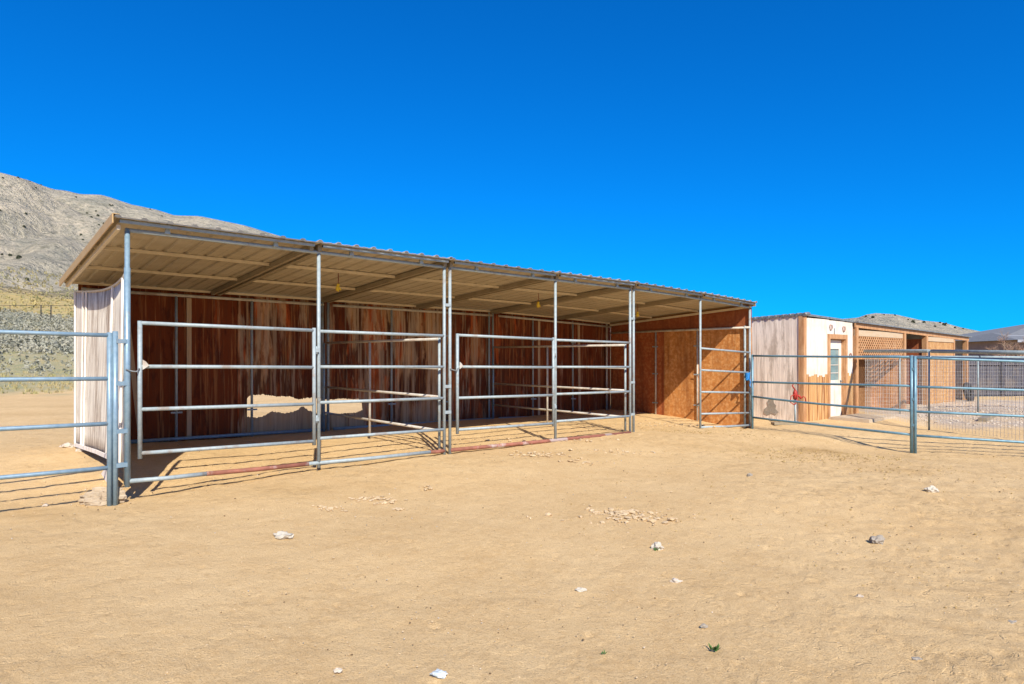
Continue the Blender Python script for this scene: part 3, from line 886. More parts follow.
# ---- back wall: sheets, one with its lower part broken away
BV = W + .07
bays = [(.07, 1.22), (1.22, 2.50), (2.50, 3.55), (3.55, 4.62), (4.62, 5.72), (5.72, 6.95), (6.95, 8.2), (8.2, 9.4), (9.4, 10.7), (10.7, 12.55)]
tone = [(.95, .10), (.92, .30), (.60, .58), (.62, .48), (.50, .55), (.38, .60), (.60, .46), (.72, .38), (.88, .30), (.85, .36)]
hole = []
rd = random.Random(21)
htop = [(2.66, .68), (2.72, .74), (2.95, .745), (3.22, .70), (3.48, .69), (3.62, .63), (3.80, .655), (4.10, .64), (4.25, .60), (4.50, .625), (4.80, .60), (4.90, .61), (4.905, .54), (4.96, .52), (4.965, .40), (5.00, .39)]
hbot = [(2.66, .34), (2.85, .32), (3.0, .355), (3.12, .42), (3.24, .40), (3.40, .375), (3.62, .42), (3.70, .50), (3.82, .42), (4.0, .34), (4.35, .31), (4.7, .32), (4.85, .33), (5.00, .385)]
def interp(tab, u): return float(np.interp(u, [p[0] for p in tab], [p[1] for p in tab]))
for bi_, ((a, b2), (rr, gg)) in enumerate(zip(bays, tone)):
    a2, b3 = a - .006, b2 + .006
    BV = W + .07 + (bi_ % 2) * .018
    lo, hi = -.03, roof_z(BV) - .012
    mb = MB()
    ov0, ov1 = max(a2, 2.66), min(b3, 5.00)
    if ov1 > ov0:
        # upper part with a ragged lower edge
        us = [ov0 + (ov1 - ov0) * k / 60 for k in range(61)]
        jit = [rd.uniform(-.012, .012) for _ in us]
        low = [(u, interp(htop, u) + j + sag(u)) for u, j in zip(us, jit)]
        if a2 < ov0 - .02: low = [(a2, interp(htop, ov0) + sag(a2))] + low
        poly = low + [(b3, hi + sag(b3)), (a2, hi + sag(a2))] if b3 <= 5.00 else low + [(b3, interp(htop, 5.00) + sag(b3)), (b3, hi + sag(b3)), (a2, hi + sag(a2))]
        mb.prism(poly, 'y', BV, BV + .014)
        jit = [rd.uniform(-.012, .012) for _ in us]
        up = [(u, interp(hbot, u) + j + sag(u)) for u, j in zip(us, jit)]
        poly = [(ov0, lo + sag(ov0)), (ov1, lo + sag(ov1))] + up[::-1]
        lowb = MB().prism(poly, 'y', BV + .002, BV + .016).build('broken_board', M['backboard'], shelter, label='grey splintered board left below the gap in the back wall')
        lowb.color = (.05, .85, 0, 1)
        if a2 < ov0 - .02: mb.box(T(a2, BV + .001, lo), (ov0, BV + .015, interp(htop, ov0) + sag(a2)))
        if b3 > ov1 + .02: mb.box(T(ov1, BV + .001, lo), (b3, BV + .015, interp(htop, ov1) + sag(b3)))
    else:
        mb.hexa([T(a2, BV, lo), T(b3, BV, lo), T(b3, BV + .014, lo), T(a2, BV + .014, lo), T(a2, BV, hi), T(b3, BV, hi), T(b3, BV + .014, hi), T(a2, BV + .014, hi)])
    o = mb.build('back_wall_sheet', M['backboard'], shelter)
    o.color = (rr, gg, 0, 1)
# pale battens over a few seams
for (u, tilt) in ((.82, .12), (1.68, 0), (9.85, 0), (11.3, .02)):
    o = MB().bar(T(u - tilt, BV - .012, 2.44), T(u + tilt, BV - .012, .04), .075, .02, up=(0, 1, 0)).build('wall_batten', M['backboard'], shelter)
    o.color = (.05, .95, 0, 1)
# chewed crumbs of wood and soil along the foot of the wall
# back frame pipes
for u in (.14, 1.46, 2.72, 5.60, 6.95, 9.58, 10.98):
    MB().tube([T(u, W, -.03), T(u, W, roof_z(W) - .09)], .0225, 10).build('back_post', M['galv'], shelter)
    for z in (1.95, .48):
        MB().bar(T(u - .09, W - .028, z), T(u + .09, W - .028, z), .006, .03).build('pipe_strap', M['galv'], shelter)
for u in (4.07, 4.19, 8.20, 8.31, 12.30):
    MB().tube([T(u, W, -.03), T(u, W, roof_z(W) - .05)], .0265, 10).build('back_post', M['palepipe'] if u > 12 else M['galv'], shelter)
for b_ in ub:
    MB().tube([T(b_ + .1, W, 2.47), T(b_ + L, W, 2.47)], .026, 10).build('back_top_rail', M['palepipe'], shelter)
    MB().tube([T(b_ + .1, W - .02, .035), T(b_ + L, W - .02, .035)], .03, 10).build('back_bottom_rail', M['bluepipe'], shelter)
# ---- right end wall of strand board
RU = ub[2] + L + .035
for (v0, v1) in ((-.02, 1.2), (1.204, 2.42), (2.424, 3.64), (3.644, W + .05)):
    mb = MB()
    lo = -.05
    z0, z1 = 2.30, 2.30
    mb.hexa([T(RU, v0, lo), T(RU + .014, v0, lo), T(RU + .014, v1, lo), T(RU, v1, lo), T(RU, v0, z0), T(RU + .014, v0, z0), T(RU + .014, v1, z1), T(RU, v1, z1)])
    mb.build('end_wall_sheet', M['osb'] if v0 < 2 else M['osb_shaded'], shelter)  # rear sheets take the darker copy, painting in the shade under the roof
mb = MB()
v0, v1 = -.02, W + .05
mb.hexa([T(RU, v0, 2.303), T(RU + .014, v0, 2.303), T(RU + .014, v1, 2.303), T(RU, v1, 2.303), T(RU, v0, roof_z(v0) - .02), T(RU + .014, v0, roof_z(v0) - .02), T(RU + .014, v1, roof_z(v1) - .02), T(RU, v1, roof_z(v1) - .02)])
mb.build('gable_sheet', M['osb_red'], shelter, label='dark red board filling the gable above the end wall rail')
MB().tube([T(RU - .04, -.02, 2.30), T(RU - .04, W, 2.30)], .026, 10).build('end_wall_rail', M['palepipe'], shelter)
for v in (1.40, 2.66):
    MB().tube([T(RU - .03, v, -.05), T(RU - .03, v, 2.30)], .0225, 10).build('end_wall_post', M['palepipe'], shelter)
    for z in (.45, 1.2, 1.9):
        MB().bar(T(RU - .058, v - .09, z), T(RU - .058, v + .09, z), .006, .03, up=(0, 0, 1)).build('pipe_strap', M['galv'], shelter)
MB().tube([T(RU - .04, .12, -.1), T(RU - .04, .12, 2.34)], .026, 10).build('end_wall_post', M['galv'], shelter)

# ---- left end wall: bowed whitewashed plywood with battens
def bow(v, z): return .12 * math.sin(math.pi * max(0, min(1, v / 4.1))) * (.35 + .65 * max(0, z) / 2.3)
def lw_top(v): return 2.33 - .055 * math.sin(math.pi * max(0, min(1, v / 4.0))) + .08 * (max(0, v) / 4.2) ** 2
def lw_bot(v): return .15 + (.02 - .15) * (v - .9) / 3.2 if v > .55 else .15
NV, NZ = 28, 10
mb = MB()
for side in (0, .013):
    for i in range(NV + 1):
        v = .02 + (W + .03) * i / NV
        for k in range(NZ + 1):
            z = lw_bot(v) + (lw_top(v) - lw_bot(v)) * k / NZ
            mb.v.append((.02 + bow(v, z) + side, v, z))
def li(s_, i, k): return s_ * (NV + 1) * (NZ + 1) + i * (NZ + 1) + k
for i in range(NV):
    for k in range(NZ):
        mb.f.append((li(0, i, k), li(0, i, k + 1), li(0, i + 1, k + 1), li(0, i + 1, k))); mb.sm.append(True)
        mb.f.append((li(1, i, k), li(1, i + 1, k), li(1, i + 1, k + 1), li(1, i, k + 1))); mb.sm.append(True)
    for k in (0, NZ):
        mb.f.append((li(0, i, k), li(0, i + 1, k), li(1, i + 1, k), li(1, i, k))); mb.sm.append(False)
for i in (0, NV):
    for k in range(NZ):
        mb.f.append((li(0, i, k), li(1, i, k), li(1, i, k + 1), li(0, i, k + 1))); mb.sm.append(False)
mb.build('end_wall', M['whitewash'], shelter, label='bowed whitewashed plywood end wall')
for v in (.62, 1.62, 3.42, 3.62, 4.12):
    pts_lo = [(.005 + bow(v, z), v, z) for z in np.linspace(lw_bot(v), lw_top(v), 6)]
    mb = MB()
    for a, b2 in zip(pts_lo[:-1], pts_lo[1:]): mb.bar(a, b2, .055, .02, up=(1, 0, 0))
    mb.build('batten', M['batten'], shelter)
# capping strip along the bowed top and skirt along the bottom
mb = MB()
vs = np.linspace(.05, W, 14)
for a, b2 in zip(vs[:-1], vs[1:]):
    mb.bar((.02 + bow(a, 2.3), a, lw_top(a) + .012), (.02 + bow(b2, 2.3), b2, lw_top(b2) + .012), .035, .024)
mb.build('cap_strip', M['purlin'], shelter)
mb = MB().bar((.0 + bow(.8, .1), .8, lw_bot(.8) + .03), (bow(2.4, .1), 2.4, lw_bot(2.4) + .03), .014, .055); mb.bar((bow(2.4, .1), 2.4, lw_bot(2.4) + .03), (.0, 4.1, lw_bot(4.1) + .03), .014, .055)
mb.build('skirt_strip', M['batten'], shelter)
mb = MB().prism([(.72, -.20), (1.42, -.15), (1.66, -.09), (1.20, .07), (.95, .135), (.72, .14)], 'x', -.01, .004)
mb.build('loose_board', M['batten'], shelter, label='loose broken plywood scrap at the foot of the end wall')
MB().tube([T(-.0, .10, ZB - .05), T(0, .10, 2.3)], .017, 10).build('end_wall_post', M['galv'], shelter)

# ---- dividers between the bays: pipe panels running from the front to the back
for di, u in enumerate((L + .02, 2 * L + GAP + .02)):
    d = empty('divider_panel', (0, 0, 0)); d.parent = shelter
    d['label'] = ['pale pipe divider between the nearest and the middle bay', 'pale pipe divider between the middle and the farthest bay'][di]
    for z in (1.70, 1.27, .845, .345):
        tube_part('rail', T(u - .05, .10, z), T(u - .02, W - .07, z + .02), .021, 'palepipe', d)
    for v, m_ in ((.10, 'galv'), (2.25, 'palepipe'), (W - .07, 'bluepipe')):
        MB().tube([T(u - .04, v, .08 if v < 3 else .0), T(u - .04, v, 1.72)], .021, 10).build('upright', M[m_], d)

# ------------------------------------------------------------------ corral panels
def corral_panel(p0, p1, zoff, rails, mat, label, posts_=(True, True), end_gap=.05, bow_=0):
    p0, p1 = Vector(p0), Vector(p1)
    g0, g1 = ground_z(p0.x, p0.y), ground_z(p1.x, p1.y)
    e = empty('corral_panel', (p0.x, p0.y, g0), 0, label, 'fence panel', 'pipe corral panels')
    d = (p1 - p0); d.z = 0
    for k, (za, zb) in enumerate(rails):
        pts = []
        for t in np.linspace(0, 1, 7):
            q = d * t
            pts.append((q.x, q.y, za * (1 - t) + zb * t - g0 - bow_ * math.sin(math.pi * t) * (1 if k == 2 else .2)))
        MB().tube(pts, .0225, 10).build('rail', M[mat], e)
    for t, g, zt, on in ((0, g0, rails[0][0], posts_[0]), (1, g1, rails[0][1], posts_[1])):
        if on:
            q = d * t
            MB().tube([(q.x, q.y, g - g0 - .08), (q.x, q.y, zt - g0 + .03)], .0265, 12).build('post', M[mat], e)
    return e
# left panel runs on from the shelter front
a = S2(-.165, -.005); b2 = S2(-.165 - 3.5, -.005)
lp = corral_panel(a, b2, 0, [(1.622, 1.66), (1.163, 1.19), (.688, .70), (.222, .215)], 'bluepipe', 'blue-grey pipe corral panel running left from the shelter corner')
e0 = lp.location
MB().tube([tuple(S2(-.115, -.02) - e0 + Vector((0, 0, -.27 + .0))), tuple(S2(-.115, -.02) - e0 + Vector((0, 0, 1.665)))], .0265, 12).build('post', M['bluepipe'], lp)
for z in (1.56, 1.11, .60, .24):
    q0 = S2(-.115, -.02) - e0; q1 = S2(-.0, -.0) - e0
    MB().bar((q0.x, q0.y, z - e0.z), (q1.x, q1.y, z - e0.z), .06, .045).build('clamp', M['bluepipe'], lp)
# right panels
pr0, pr1, pr2 = Vector((5.44, 15.02, 0)), Vector((7.14, 11.86, 0)), Vector((10.55, 10.53, 0))
rp = corral_panel(pr0, pr1, 0, [(1.455, 1.414), (.865, .897), (.535, .452), (.062, .025)], 'tealpipe', 'teal-grey pipe corral panel between the shelter and the free standing double post', bow_=.03)
pr1b = Vector((7.18, 11.82, 0))
rp2 = corral_panel(pr1b, pr2, 0, [(1.40, 1.25), (.885, .80), (.442, .36), (.015, -.10)], 'tealpipe', 'teal-grey pipe corral panel running right from the free standing double post')
for z in (1.2, .66, .2):
    q0 = pr1 - rp2.location; q1 = pr1b - rp2.location
    MB().bar((q0.x, q0.y, z - rp2.location.z), (q1.x, q1.y, z - rp2.location.z), .05, .045).build('clamp', M['tealpipe'], rp2)

# blue rope tied round the corner post
def rope():
    o = S2(12.33, -.03); z0 = ground_z(o.x, o.y)
    pts = []
    for k in range(60):
        t = k / 59; a = t * 2 * math.pi * 5
        pts.append((.042 * math.cos(a) * (1 + .2 * math.sin(k)), .042 * math.sin(a), 1.02 + .16 * t + .02 * math.sin(k * 2.1)))
    e = MB().tube(pts, .014, 6)
    e.tube([(0.03, -.05, 1.05), (.05, -.06, .98), (.03, -.055, .90), (.06, -.06, .86)], .012, 6)
    ob = e.build('rope', M['bluerope'])
    ob.location = (o.x, o.y, .0 - .12)
    tag(ob, 'bright blue rope wound round the shelter corner post', 'rope')
rope()

# yellow tags hanging from the roof
for (px, py0, py1, v) in ((338, 273, 289, 1.30), (538.5, 293, 308, 1.35), (638, 307, 320, 1.35)):
    best = None
    for k in range(1300):
        u = k * .01; p = S2(u, v)
        x = 512 + 663.64 * p.x / p.y
        if abs(x - px) < .4: best = u; break
    p = S2(best, v); zt = roof_z(v) + sag(best) - .06
    ob = empty('hanging_tag', (p.x, p.y, zt), TH, {338: 'yellow tag on a red string under the roof of the nearest bay', 538.5: 'yellow tag hanging under the roof of the middle bay', 638: 'yellow tag hanging under the roof of the farthest bay'}[px], 'hanging tag', 'yellow tags hanging from the shelter roof')
    MB().tube([(0, 0, 0), (.004, 0, -.09), (0, 0, -.17)], .006, 6).build('string', M['string'], ob)
    mb = MB().prism([(-.026, -.27), (-.038, -.23), (-.01, -.16), (.02, -.17), (.014, -.21), (.042, -.235), (.045, -.262), (.014, -.245), (.008, -.28)], 'y', -.012, .012)
    mb.build('tag', M['yellow'], ob)

# ------------------------------------------------------------------ tack shed
C = Vector((7.1, 16.2, -.15))
shed = empty('tack_shed', C, TH, 'small flat roofed tack shed with white upper front and pale weathered side', 'shed')
SWD, SDP = 2.80, 3.2
def sz(u, v): return 2.60 - .035 * v - .025 * u      # underside of the roof above the shed's base
mb = MB().hexa([(0, 0, -.1), (.03, 0, -.1), (.03, SDP, -.1), (0, SDP, -.1), (0, 0, sz(0, 0)), (.03, 0, sz(0, 0)), (.03, SDP, sz(0, SDP)), (0, SDP, sz(0, SDP))])
mb.build('side_wall', M['pinkwash'], shed, label='pale weathered side wall')
MB().box((SWD - .03, .0, -.1), (SWD, SDP, sz(SWD, SDP))).build('side_wall', M['pinkwash'], shed)
MB().box((.03, SDP - .03, -.1), (SWD - .03, SDP, sz(SWD, SDP))).build('back_wall', M['pinkwash'], shed)
D0, D1, DZ = 1.40, 2.30, 2.06
mb = MB()
mb.box((.03, .0, .0), (D0, .03, sz(0, 0) - .05)); mb.box((D1, 0, 0), (SWD - .03, .03, sz(SWD, 0) - .01)); mb.box((D0, 0, DZ), (D1, .03, sz(D1, 0) - .01))
mb.build('front_wall', M['white'], shed)
def lower_boards(u0, u1, seed):
    rd = random.Random(seed); u = u0
    mb = MB()
    while u < u1 - .03:
        w = min(rd.uniform(.11, .17), u1 - u)
        h = 1.14 + rd.uniform(-.06, .03)
        mb.box((u, -.014, -.04), (u + w - .008, -.003, h)); u += w
    return mb
lower_boards(.16, D0 - .06, 1).build('lower_siding', M['stainwood'], shed)
lower_boards(D1 + .08, SWD - .02, 2).build('lower_siding', M['stainwood'], shed)
MB().box((-.02, -.03, -.08), (.13, -.003, sz(0, 0) - .02)).build('corner_board', M['trimwood'], shed)
MB().box((-.022, -.003, -.08), (-.003, .10, sz(0, 0) - .02)).build('corner_board', M['trimwood'], shed)
# recessed door with trim
fr = empty('door_frame', (0, 0, 0)); fr.parent = shed
MB().box((D0 - .10, -.035, -.02), (D0, -.003, DZ + .12)).build('casing', M['trimwood'], fr)
MB().box((D1, -.035, -.02), (D1 + .10, -.003, DZ + .12)).build('casing', M['trimwood'], fr)
MB().box((D0, -.035, DZ), (D1, -.003, DZ + .12)).build('casing', M['trimwood'], fr)
MB().box((D1 - .02, -.002, -.02), (D1 - .001, .13, DZ - .001)).build('reveal', M['trimwood'], fr)
MB().box((D0 + .001, -.002, -.02), (D0 + .02, .13, DZ - .001)).build('reveal', M['trimwood'], fr)
MB().box((D0 + .02, -.002, DZ - .02), (D1 - .02, .13, DZ - .001)).build('reveal', M['trimwood'], fr)
dr = empty('door', (0, 0, 0)); dr.parent = shed
a, b2 = D0 + .02, D1 - .02
mb = MB()
mb.box((a, .08, .02), (b2, .125, .98)); mb.box((a, .08, 1.80), (b2, .125, DZ - .03)); mb.box((a, .08, .98), (a + .13, .125, 1.80)); mb.box((b2 - .13, .08, .98), (b2, .125, 1.80))
mb.build('slab', M['white'], dr)
MB().box((a + .13, .105, .98), (b2 - .13, .112, 1.80)).build('window_pane', M['glass'], dr)
mb = MB()
for z in (1.17, 1.38, 1.59): mb.box((a + .13, .094, z - .008), (b2 - .13, .104, z + .008))
mb.build('window_bars', M['white'], dr)
MB().tube([(b2 - .06, .08, .95), (b2 - .06, .035, .95)], .026, 10).build('knob', M['zinc'], dr)
# roof
mb = MB()
o_ = .025
mb.hexa([(-o_, -o_, sz(-o_, -o_)), (SWD + .02, -o_, sz(SWD, -o_)), (SWD + .02, SDP + o_, sz(SWD, SDP)), (-o_, SDP + o_, sz(-o_, SDP)),
         (-o_, -o_, sz(-o_, -o_) + .05), (SWD + .02, -o_, sz(SWD, -o_) + .05), (SWD + .02, SDP + o_, sz(SWD, SDP) + .05), (-o_, SDP + o_, sz(-o_, SDP) + .05)])
rf = mb.build('roof', M['zinc'], shed)
mb = MB(); v = -.05
while v < SDP:
    mb.tube([(-o_ - .012, v, sz(0, v) + .02), (.2, v, sz(.2, v) + .05)], .045, 8); v += .19
mb.build('corrugation', M['zinc'], rf)
# horseshoes on the front
def horseshoe(u, z, r, flip=1):
    pts = [(u + r * .85 * math.sin(t), -.02, z + flip * -r * math.cos(t)) for t in np.linspace(-2.5, 2.5, 15)]
    return MB().tube(pts, .011, 6).build('horseshoe', M['rustpipe'], shed)
horseshoe(1.47, 2.36, .075); horseshoe(2.22, 2.34, .075); horseshoe(2.62, 1.62, .07, -1)
MB().tube([(1.66, -.015, 2.16), (1.68, -.015, 2.34)], .008, 6).build('hook', M['zinc'], shed)
# grey splash stain patch is a repair patch on the side
mb = MB().prism([(.62, .20), (.70, .12), (.80, .16), (.92, .10), (1.02, .14), (1.0, .26), (.90, .34), (.93, .44), (.84, .56), (.76, .54), (.74, .42), (.68, .36), (.70, .28)], 'x', -.012, -.003)
mb.build('patch', M['greyrock'], shed, label='grey irregular patch low on the side wall')
# concrete step
st = MB().hexa([(0, 0, 0), (1.75, 0, 0), (1.75, 1.0, 0), (0, 1.0, 0), (.02, .02, .11), (1.72, .03, .10), (1.73, .98, .11), (.02, .98, .11)]).build('door_slab', M['concrete'])
p = C + U * 1.15 + V * (-1.08); st.location = (p.x, p.y, ground_z(p.x, p.y) - .03); st.rotation_euler = (0, 0, TH)
tag(st, 'low concrete slab in front of the tack shed door', 'slab')

# yard hydrant with red head
p = Vector((6.72, 15.75, 0)); z0 = ground_z(p.x, p.y)
hy = empty('yard_hydrant', (p.x, p.y, z0), 0, 'yard hydrant with red head on a grey pipe beside the tack shed corner', 'hydrant')
MB().tube([(0, 0, -.1), (0, 0, .62)], .024, 10).build('standpipe', M['galv'], hy)
mb = MB().tube([(0, 0, .58), (0, 0, .66), (0, 0, .74), (.0, 0, .80)], [.045, .055, .05, .03], 10)
mb.tube([(0, 0, .67), (.08, -.04, .66), (.12, -.05, .60)], .028, 8)
mb.build('head', M['red'], hy)
mb = MB().tube([(0, 0, .80), (-.06, .02, .90), (-.02, .02, .97), (.09, 0, .93)], .016, 8)
mb.build('lever', M['red'], hy)
mb = MB().tube([(.12, -.05, .60), (.17, -.06, .66), (.22, -.04, .62), (.24, -.03, .52)], .014, 8).tube([(-.03, -.05, .70), (-.13, -.08, .66), (-.15, -.08, .52), (-.07, -.08, .46), (0.02, -.07, .52), (.02, -.06, .68)], .013, 8)
mb.build('hose_loop', M['red'], hy)
# scrap plank on the ground
pl = MB().box((0, 0, 0), (1.15, .16, .05)).build('plank', M['rafter']); pl.location = (6.15, 15.55, ground_z(6.3, 15.6) + .01); pl.rotation_euler = (0, R(1), R(9))
tag(pl, 'dark weathered plank on the dirt at the foot of the tack shed side', 'plank')

# ------------------------------------------------------------------ long lean-to stable on the same line
B0 = C + U * 2.86
barn = empty('lean_to_stable', (B0.x, B0.y, -.10), TH, 'long lean-to stable with lattice front and pale strand board panels', 'stable')
BD = 3.3
def bz(u, v): return 2.47 - .020 * u - .03 * v
mb = MB().hexa([(0, -.12, bz(0, -.12)), (9.6, -.12, bz(9.6, -.12)), (9.6, BD, bz(9.6, BD)), (0, BD, bz(0, BD)), (0, -.12, bz(0, -.12) + .035), (9.6, -.12, bz(9.6, -.12) + .035), (9.6, BD, bz(9.6, BD) + .035), (0, BD, bz(0, BD) + .035)])
mb.build('roof', M['zinc'], barn)
MB().bar((0.0, -.03, bz(0, 0) - .065), (9.5, -.03, bz(9.5, 0) - .065), .04, .12).build('fascia_board', M['trimwood'], barn)
MB().box((0.02, -.02, 2.12), (3.38, .02, 2.28)).build('header_board', M['palewood'], barn)
MB().box((5.42, -.045, 2.07), (7.88, -.02, 2.21)).build('header_board', M['palewood'], barn)
# lattice
mb = MB()
z0, z1, u0, u1 = 1.54, 2.12, .03, 3.36
sp = .135
k = u0 - (z1 - z0)
def clip_line(c, sgn):
    a = [(c + sgn * 0, z0), (c + sgn * (z1 - z0), z1)]
    (xa, za), (xb, zb) = a
    lo_, hi_ = (u0, u1)
    pts = []
    for t in (0, 1): pass
    t0, t1 = 0.0, 1.0
    dx = xb - xa
    for (lim, s_) in ((lo_, 1), (hi_, -1)):
        fa, fb = s_ * (xa - lim), s_ * (xb - lim)
        if fa < 0 and fb < 0: return None
        if fa < 0: t0 = max(t0, fa / (fa - fb))
        if fb < 0: t1 = min(t1, fa / (fa - fb))
    if t1 - t0 < .02: return None
    return ((xa + dx * t0, za + (zb - za) * t0), (xa + dx * t1, za + (zb - za) * t1))
c = u0 - 1
while c < u1 + 1:
    for sgn, vv in ((1, -.012), (-1, -.003)):
        s_ = clip_line(c, sgn)
        if s_: mb.bar((s_[0][0], vv, s_[0][1]), (s_[1][0], vv, s_[1][1]), .040, .008, up=(0, 1, 0))
    c += sp
mb.build('lattice', M['trimwood'], barn)
MB().box((.0, -.03, 1.48), (3.38, .02, 1.54)).build('lattice_rail', M['trimwood'], barn)
for u in (.02, 3.40, 5.25, 9.25):
    MB().box((u, -.06, -.1), (u + .14, .08, bz(u, 0) - .13)).build('post', M['trimwood'], barn)
MB().box((5.42, -.02, .02), (7.88, .0, 2.07)).build('front_panel', M['osb_pale'], barn)
MB().box((7.885, -.05, -.05), (8.0, .05, 2.17)).build('post', M['trimwood'], barn)
MB().box((0, BD - .03, -.1), (9.5, BD, bz(9.5, BD) - .01)).build('back_wall', M['osb'], barn)
MB().box((-.02, .1, -.1), (.01, BD - .03, bz(0, BD) - .01)).build('end_wall', M['osb'], barn)
MB().box((9.47, .1, -.1), (9.5, BD - .03, bz(9.5, BD) - .01)).build('end_wall', M['white'], barn)
MB().box((3.42, .1, -.1), (3.45, BD - .03, 2.14)).build('partition', M['osb'], barn)
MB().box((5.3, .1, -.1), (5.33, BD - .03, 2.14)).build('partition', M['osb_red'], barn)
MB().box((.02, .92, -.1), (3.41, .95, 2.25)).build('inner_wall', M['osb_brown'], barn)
# tyre leaning on the stable
def tyre():
    p = B0 + U * 8.6 + V * -.35
    z0 = ground_z(p.x, p.y)
    e = empty('old_tyre', (p.x, p.y, z0), TH, 'old black tyre leaning at the end post of the lean-to stable', 'tyre')
    mb = MB()
    pts = [(.27 * math.cos(t), .10 * math.sin(t) * 0 + .12 * (1 + math.sin(t)) * .5, .31 + .27 * math.sin(t)) for t in np.linspace(0, 2 * math.pi, 25)]
    mb.tube(pts, .085, 8, cap=False); mb.build('casing', M['black'], e)
tyre()

# ------------------------------------------------------------------ wire kennel panels
def wire_panel(p0, p1, label, ztop, rails=(0.0, .14), posts_=(1, 1), low=.05):
    p0, p1 = Vector(p0), Vector(p1)
    g0, g1 = ground_z(p0.x, p0.y), ground_z(p1.x, p1.y)
    e = empty('kennel_fence', (p0.x, p0.y, g0), math.atan2(p1.y - p0.y, p1.x - p0.x), label, 'wire fence', 'wire mesh kennel fences')
    Ln = (p1 - p0).length
    zt0, zt1 = ztop[0] - g0, ztop[1] - g0
    dg = g1 - g0
    for k, dz in enumerate(rails):
        MB().tube([(0, 0, zt0 - dz), (Ln, 0, zt1 - dz)], .042 if k == 0 else .028, 10).build('rail', M['kennel'], e)
    for t in (0, 1):
        if posts_[t]: MB().tube([(Ln * t, 0, dg * t - .05), (Ln * t, 0, zt0 * (1 - t) + zt1 * t)], .021, 10).build('post', M['kennel'], e)
    mb = MB()
    x = .06
    w = .0028
    while x < Ln - .03:
        t = x / Ln
        mb.bar((x, 0, low + dg * t), (x, 0, zt0 * (1 - t) + zt1 * t - rails[-1]), w * 1.4, w * 1.4); x += .075
    n = 15
    for k in range(1, n):
        f_ = k / n
        mb.bar((0.03, .004, low + (zt0 - rails[-1] - low) * f_), (Ln - .03, .004, low + dg + (zt1 - rails[-1] - low - dg) * f_), w, w)
    mb.build('wire_mesh', M['wire'], e)
    return e
wire_panel((9.42, 17.72), (9.30, 14.80), 'galvanised wire panel between the tack shed corner and the first kennel post', (1.60, 1.56), posts_=(0, 1))
wire_panel((9.32, 14.74), (10.0, 12.35), 'galvanised wire panel nearest the teal pipe fence, with double top rail', (1.555, 1.49), posts_=(0, 1))
wire_panel((9.55, 18.02), (10.75, 18.4), 'short wire panel close under the lattice of the stable', (1.45, 1.45), rails=(0.0,), posts_=(0, 1))
wire_panel((10.8, 18.42), (13.2, 18.8), 'wire panel in front of the strand board stable panels', (1.44, 1.44), rails=(0.0,), posts_=(0, 1))
wire_panel((13.25, 18.81), (16.2, 19.3), 'wire panel at the right end of the gravel pen', (1.44, 1.42), rails=(0.0,), posts_=(0, 1))
# dark bar added in place of a shadow on the pen gravel
tm = MB().box((0, -.09, 0), (2.3, .09, .12)).build('shadow_bar', M['rafter'])
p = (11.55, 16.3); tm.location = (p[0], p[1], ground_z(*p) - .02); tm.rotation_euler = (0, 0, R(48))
tag(tm, 'dark bar standing in for a shadow on the gravel inside the wire pen', 'shadow_bar')

# ------------------------------------------------------------------ board fence, house, bare tree at the far right
def board_fence():
    p0 = Vector((17.0, 26.2, 0)); p1 = Vector((27.5, 27.5, 0))
    g0 = ground_z(p0.x, p0.y)
    e = empty('board_fence', (p0.x, p0.y, g0), math.atan2(p1.y - p0.y, p1.x - p0.x), 'solid dark board fence behind the gravel pen', 'fence')
    Ln = (p1 - p0).length
    mb = MB(); x = 0
    rd = random.Random(4)
    while x < Ln:
        w = rd.uniform(.17, .21)
        mb.box((x, rd.uniform(0, .012), .04), (x + w - .012, .03, 1.50 + rd.uniform(-.02, .02))); x += w
    mb.build('boards', M['darkfence'], e)
    for z in (.35, 1.25): MB().box((0, -.05, z), (Ln, -.003, z + .09)).build('rail', M['darkfence'], e)
    x = 0
    while x < Ln: MB().box((x, -.12, -.1), (x + .1, -.052, 1.56)).build('post', M['darkfence'], e); x += 2.5
board_fence()

def house():
    Y0 = 62
    g = ground_z(48, Y0)
    g = max(g, 0) - .2
    e = empty('house', (45.0, Y0, g), R(-4), 'pink stucco house with grey hipped roof beyond the board fence', 'house')
    k = Y0 / 663.64
    ez = CAM_H + 21.5 * k - g     # main eave
    MB().box((1.4, 0, -.5), (24, 12, ez + .25)).build('wall', M['stucco'], e)
    MB().box((0.0, -3.5, -.5), (2.6, 8, ez - .24)).build('wing_wall', M['stucco'], e)
    rz = ez + 4.4
    def hip(x0, y0, x1, y1, z, zr, ins):
        A = [(x0, y0, z), (x1, y0, z), (x1, y1, z), (x0, y1, z)]
        cy = (y0 + y1) / 2
        Rg = [(x0 + ins, cy, zr), (x1 - ins, cy, zr)]
        mb = MB()
        mb.face([A[0], A[1], Rg[1], Rg[0]]).face([A[2], A[3], Rg[0], Rg[1]]).face([A[3], A[0], Rg[0]]).face([A[1], A[2], Rg[1]]).face([A[3], A[2], A[1], A[0]])
        return mb
    hip(.8, -.6, 24.6, 12.6, ez + .26, rz - 2.6, 7).build('roof', M['shingle'], e)
    hip(-.5, -4.0, 3.2, 8.5, ez - .45 + .22, ez + .62, 1.8).build('wing_roof', M['shingle'], e)
    MB().box((.8, -.63, ez), (24.6, -.6, ez + .26)).build('fascia', M['fascia'], e)
    MB().box((-.5, -4.03, ez - .45), (3.2, -4.0, ez - .23)).build('fascia', M['fascia'], e)
    w = MB().box((5, -.04, ez - 1.9), (6.6, -.004, ez - .7)).build('window', M['fascia'], e)
    MB().box((5.1, -.06, ez - 1.8), (6.5, -.042, ez - .8)).build('pane', M['glass'], w)
house()

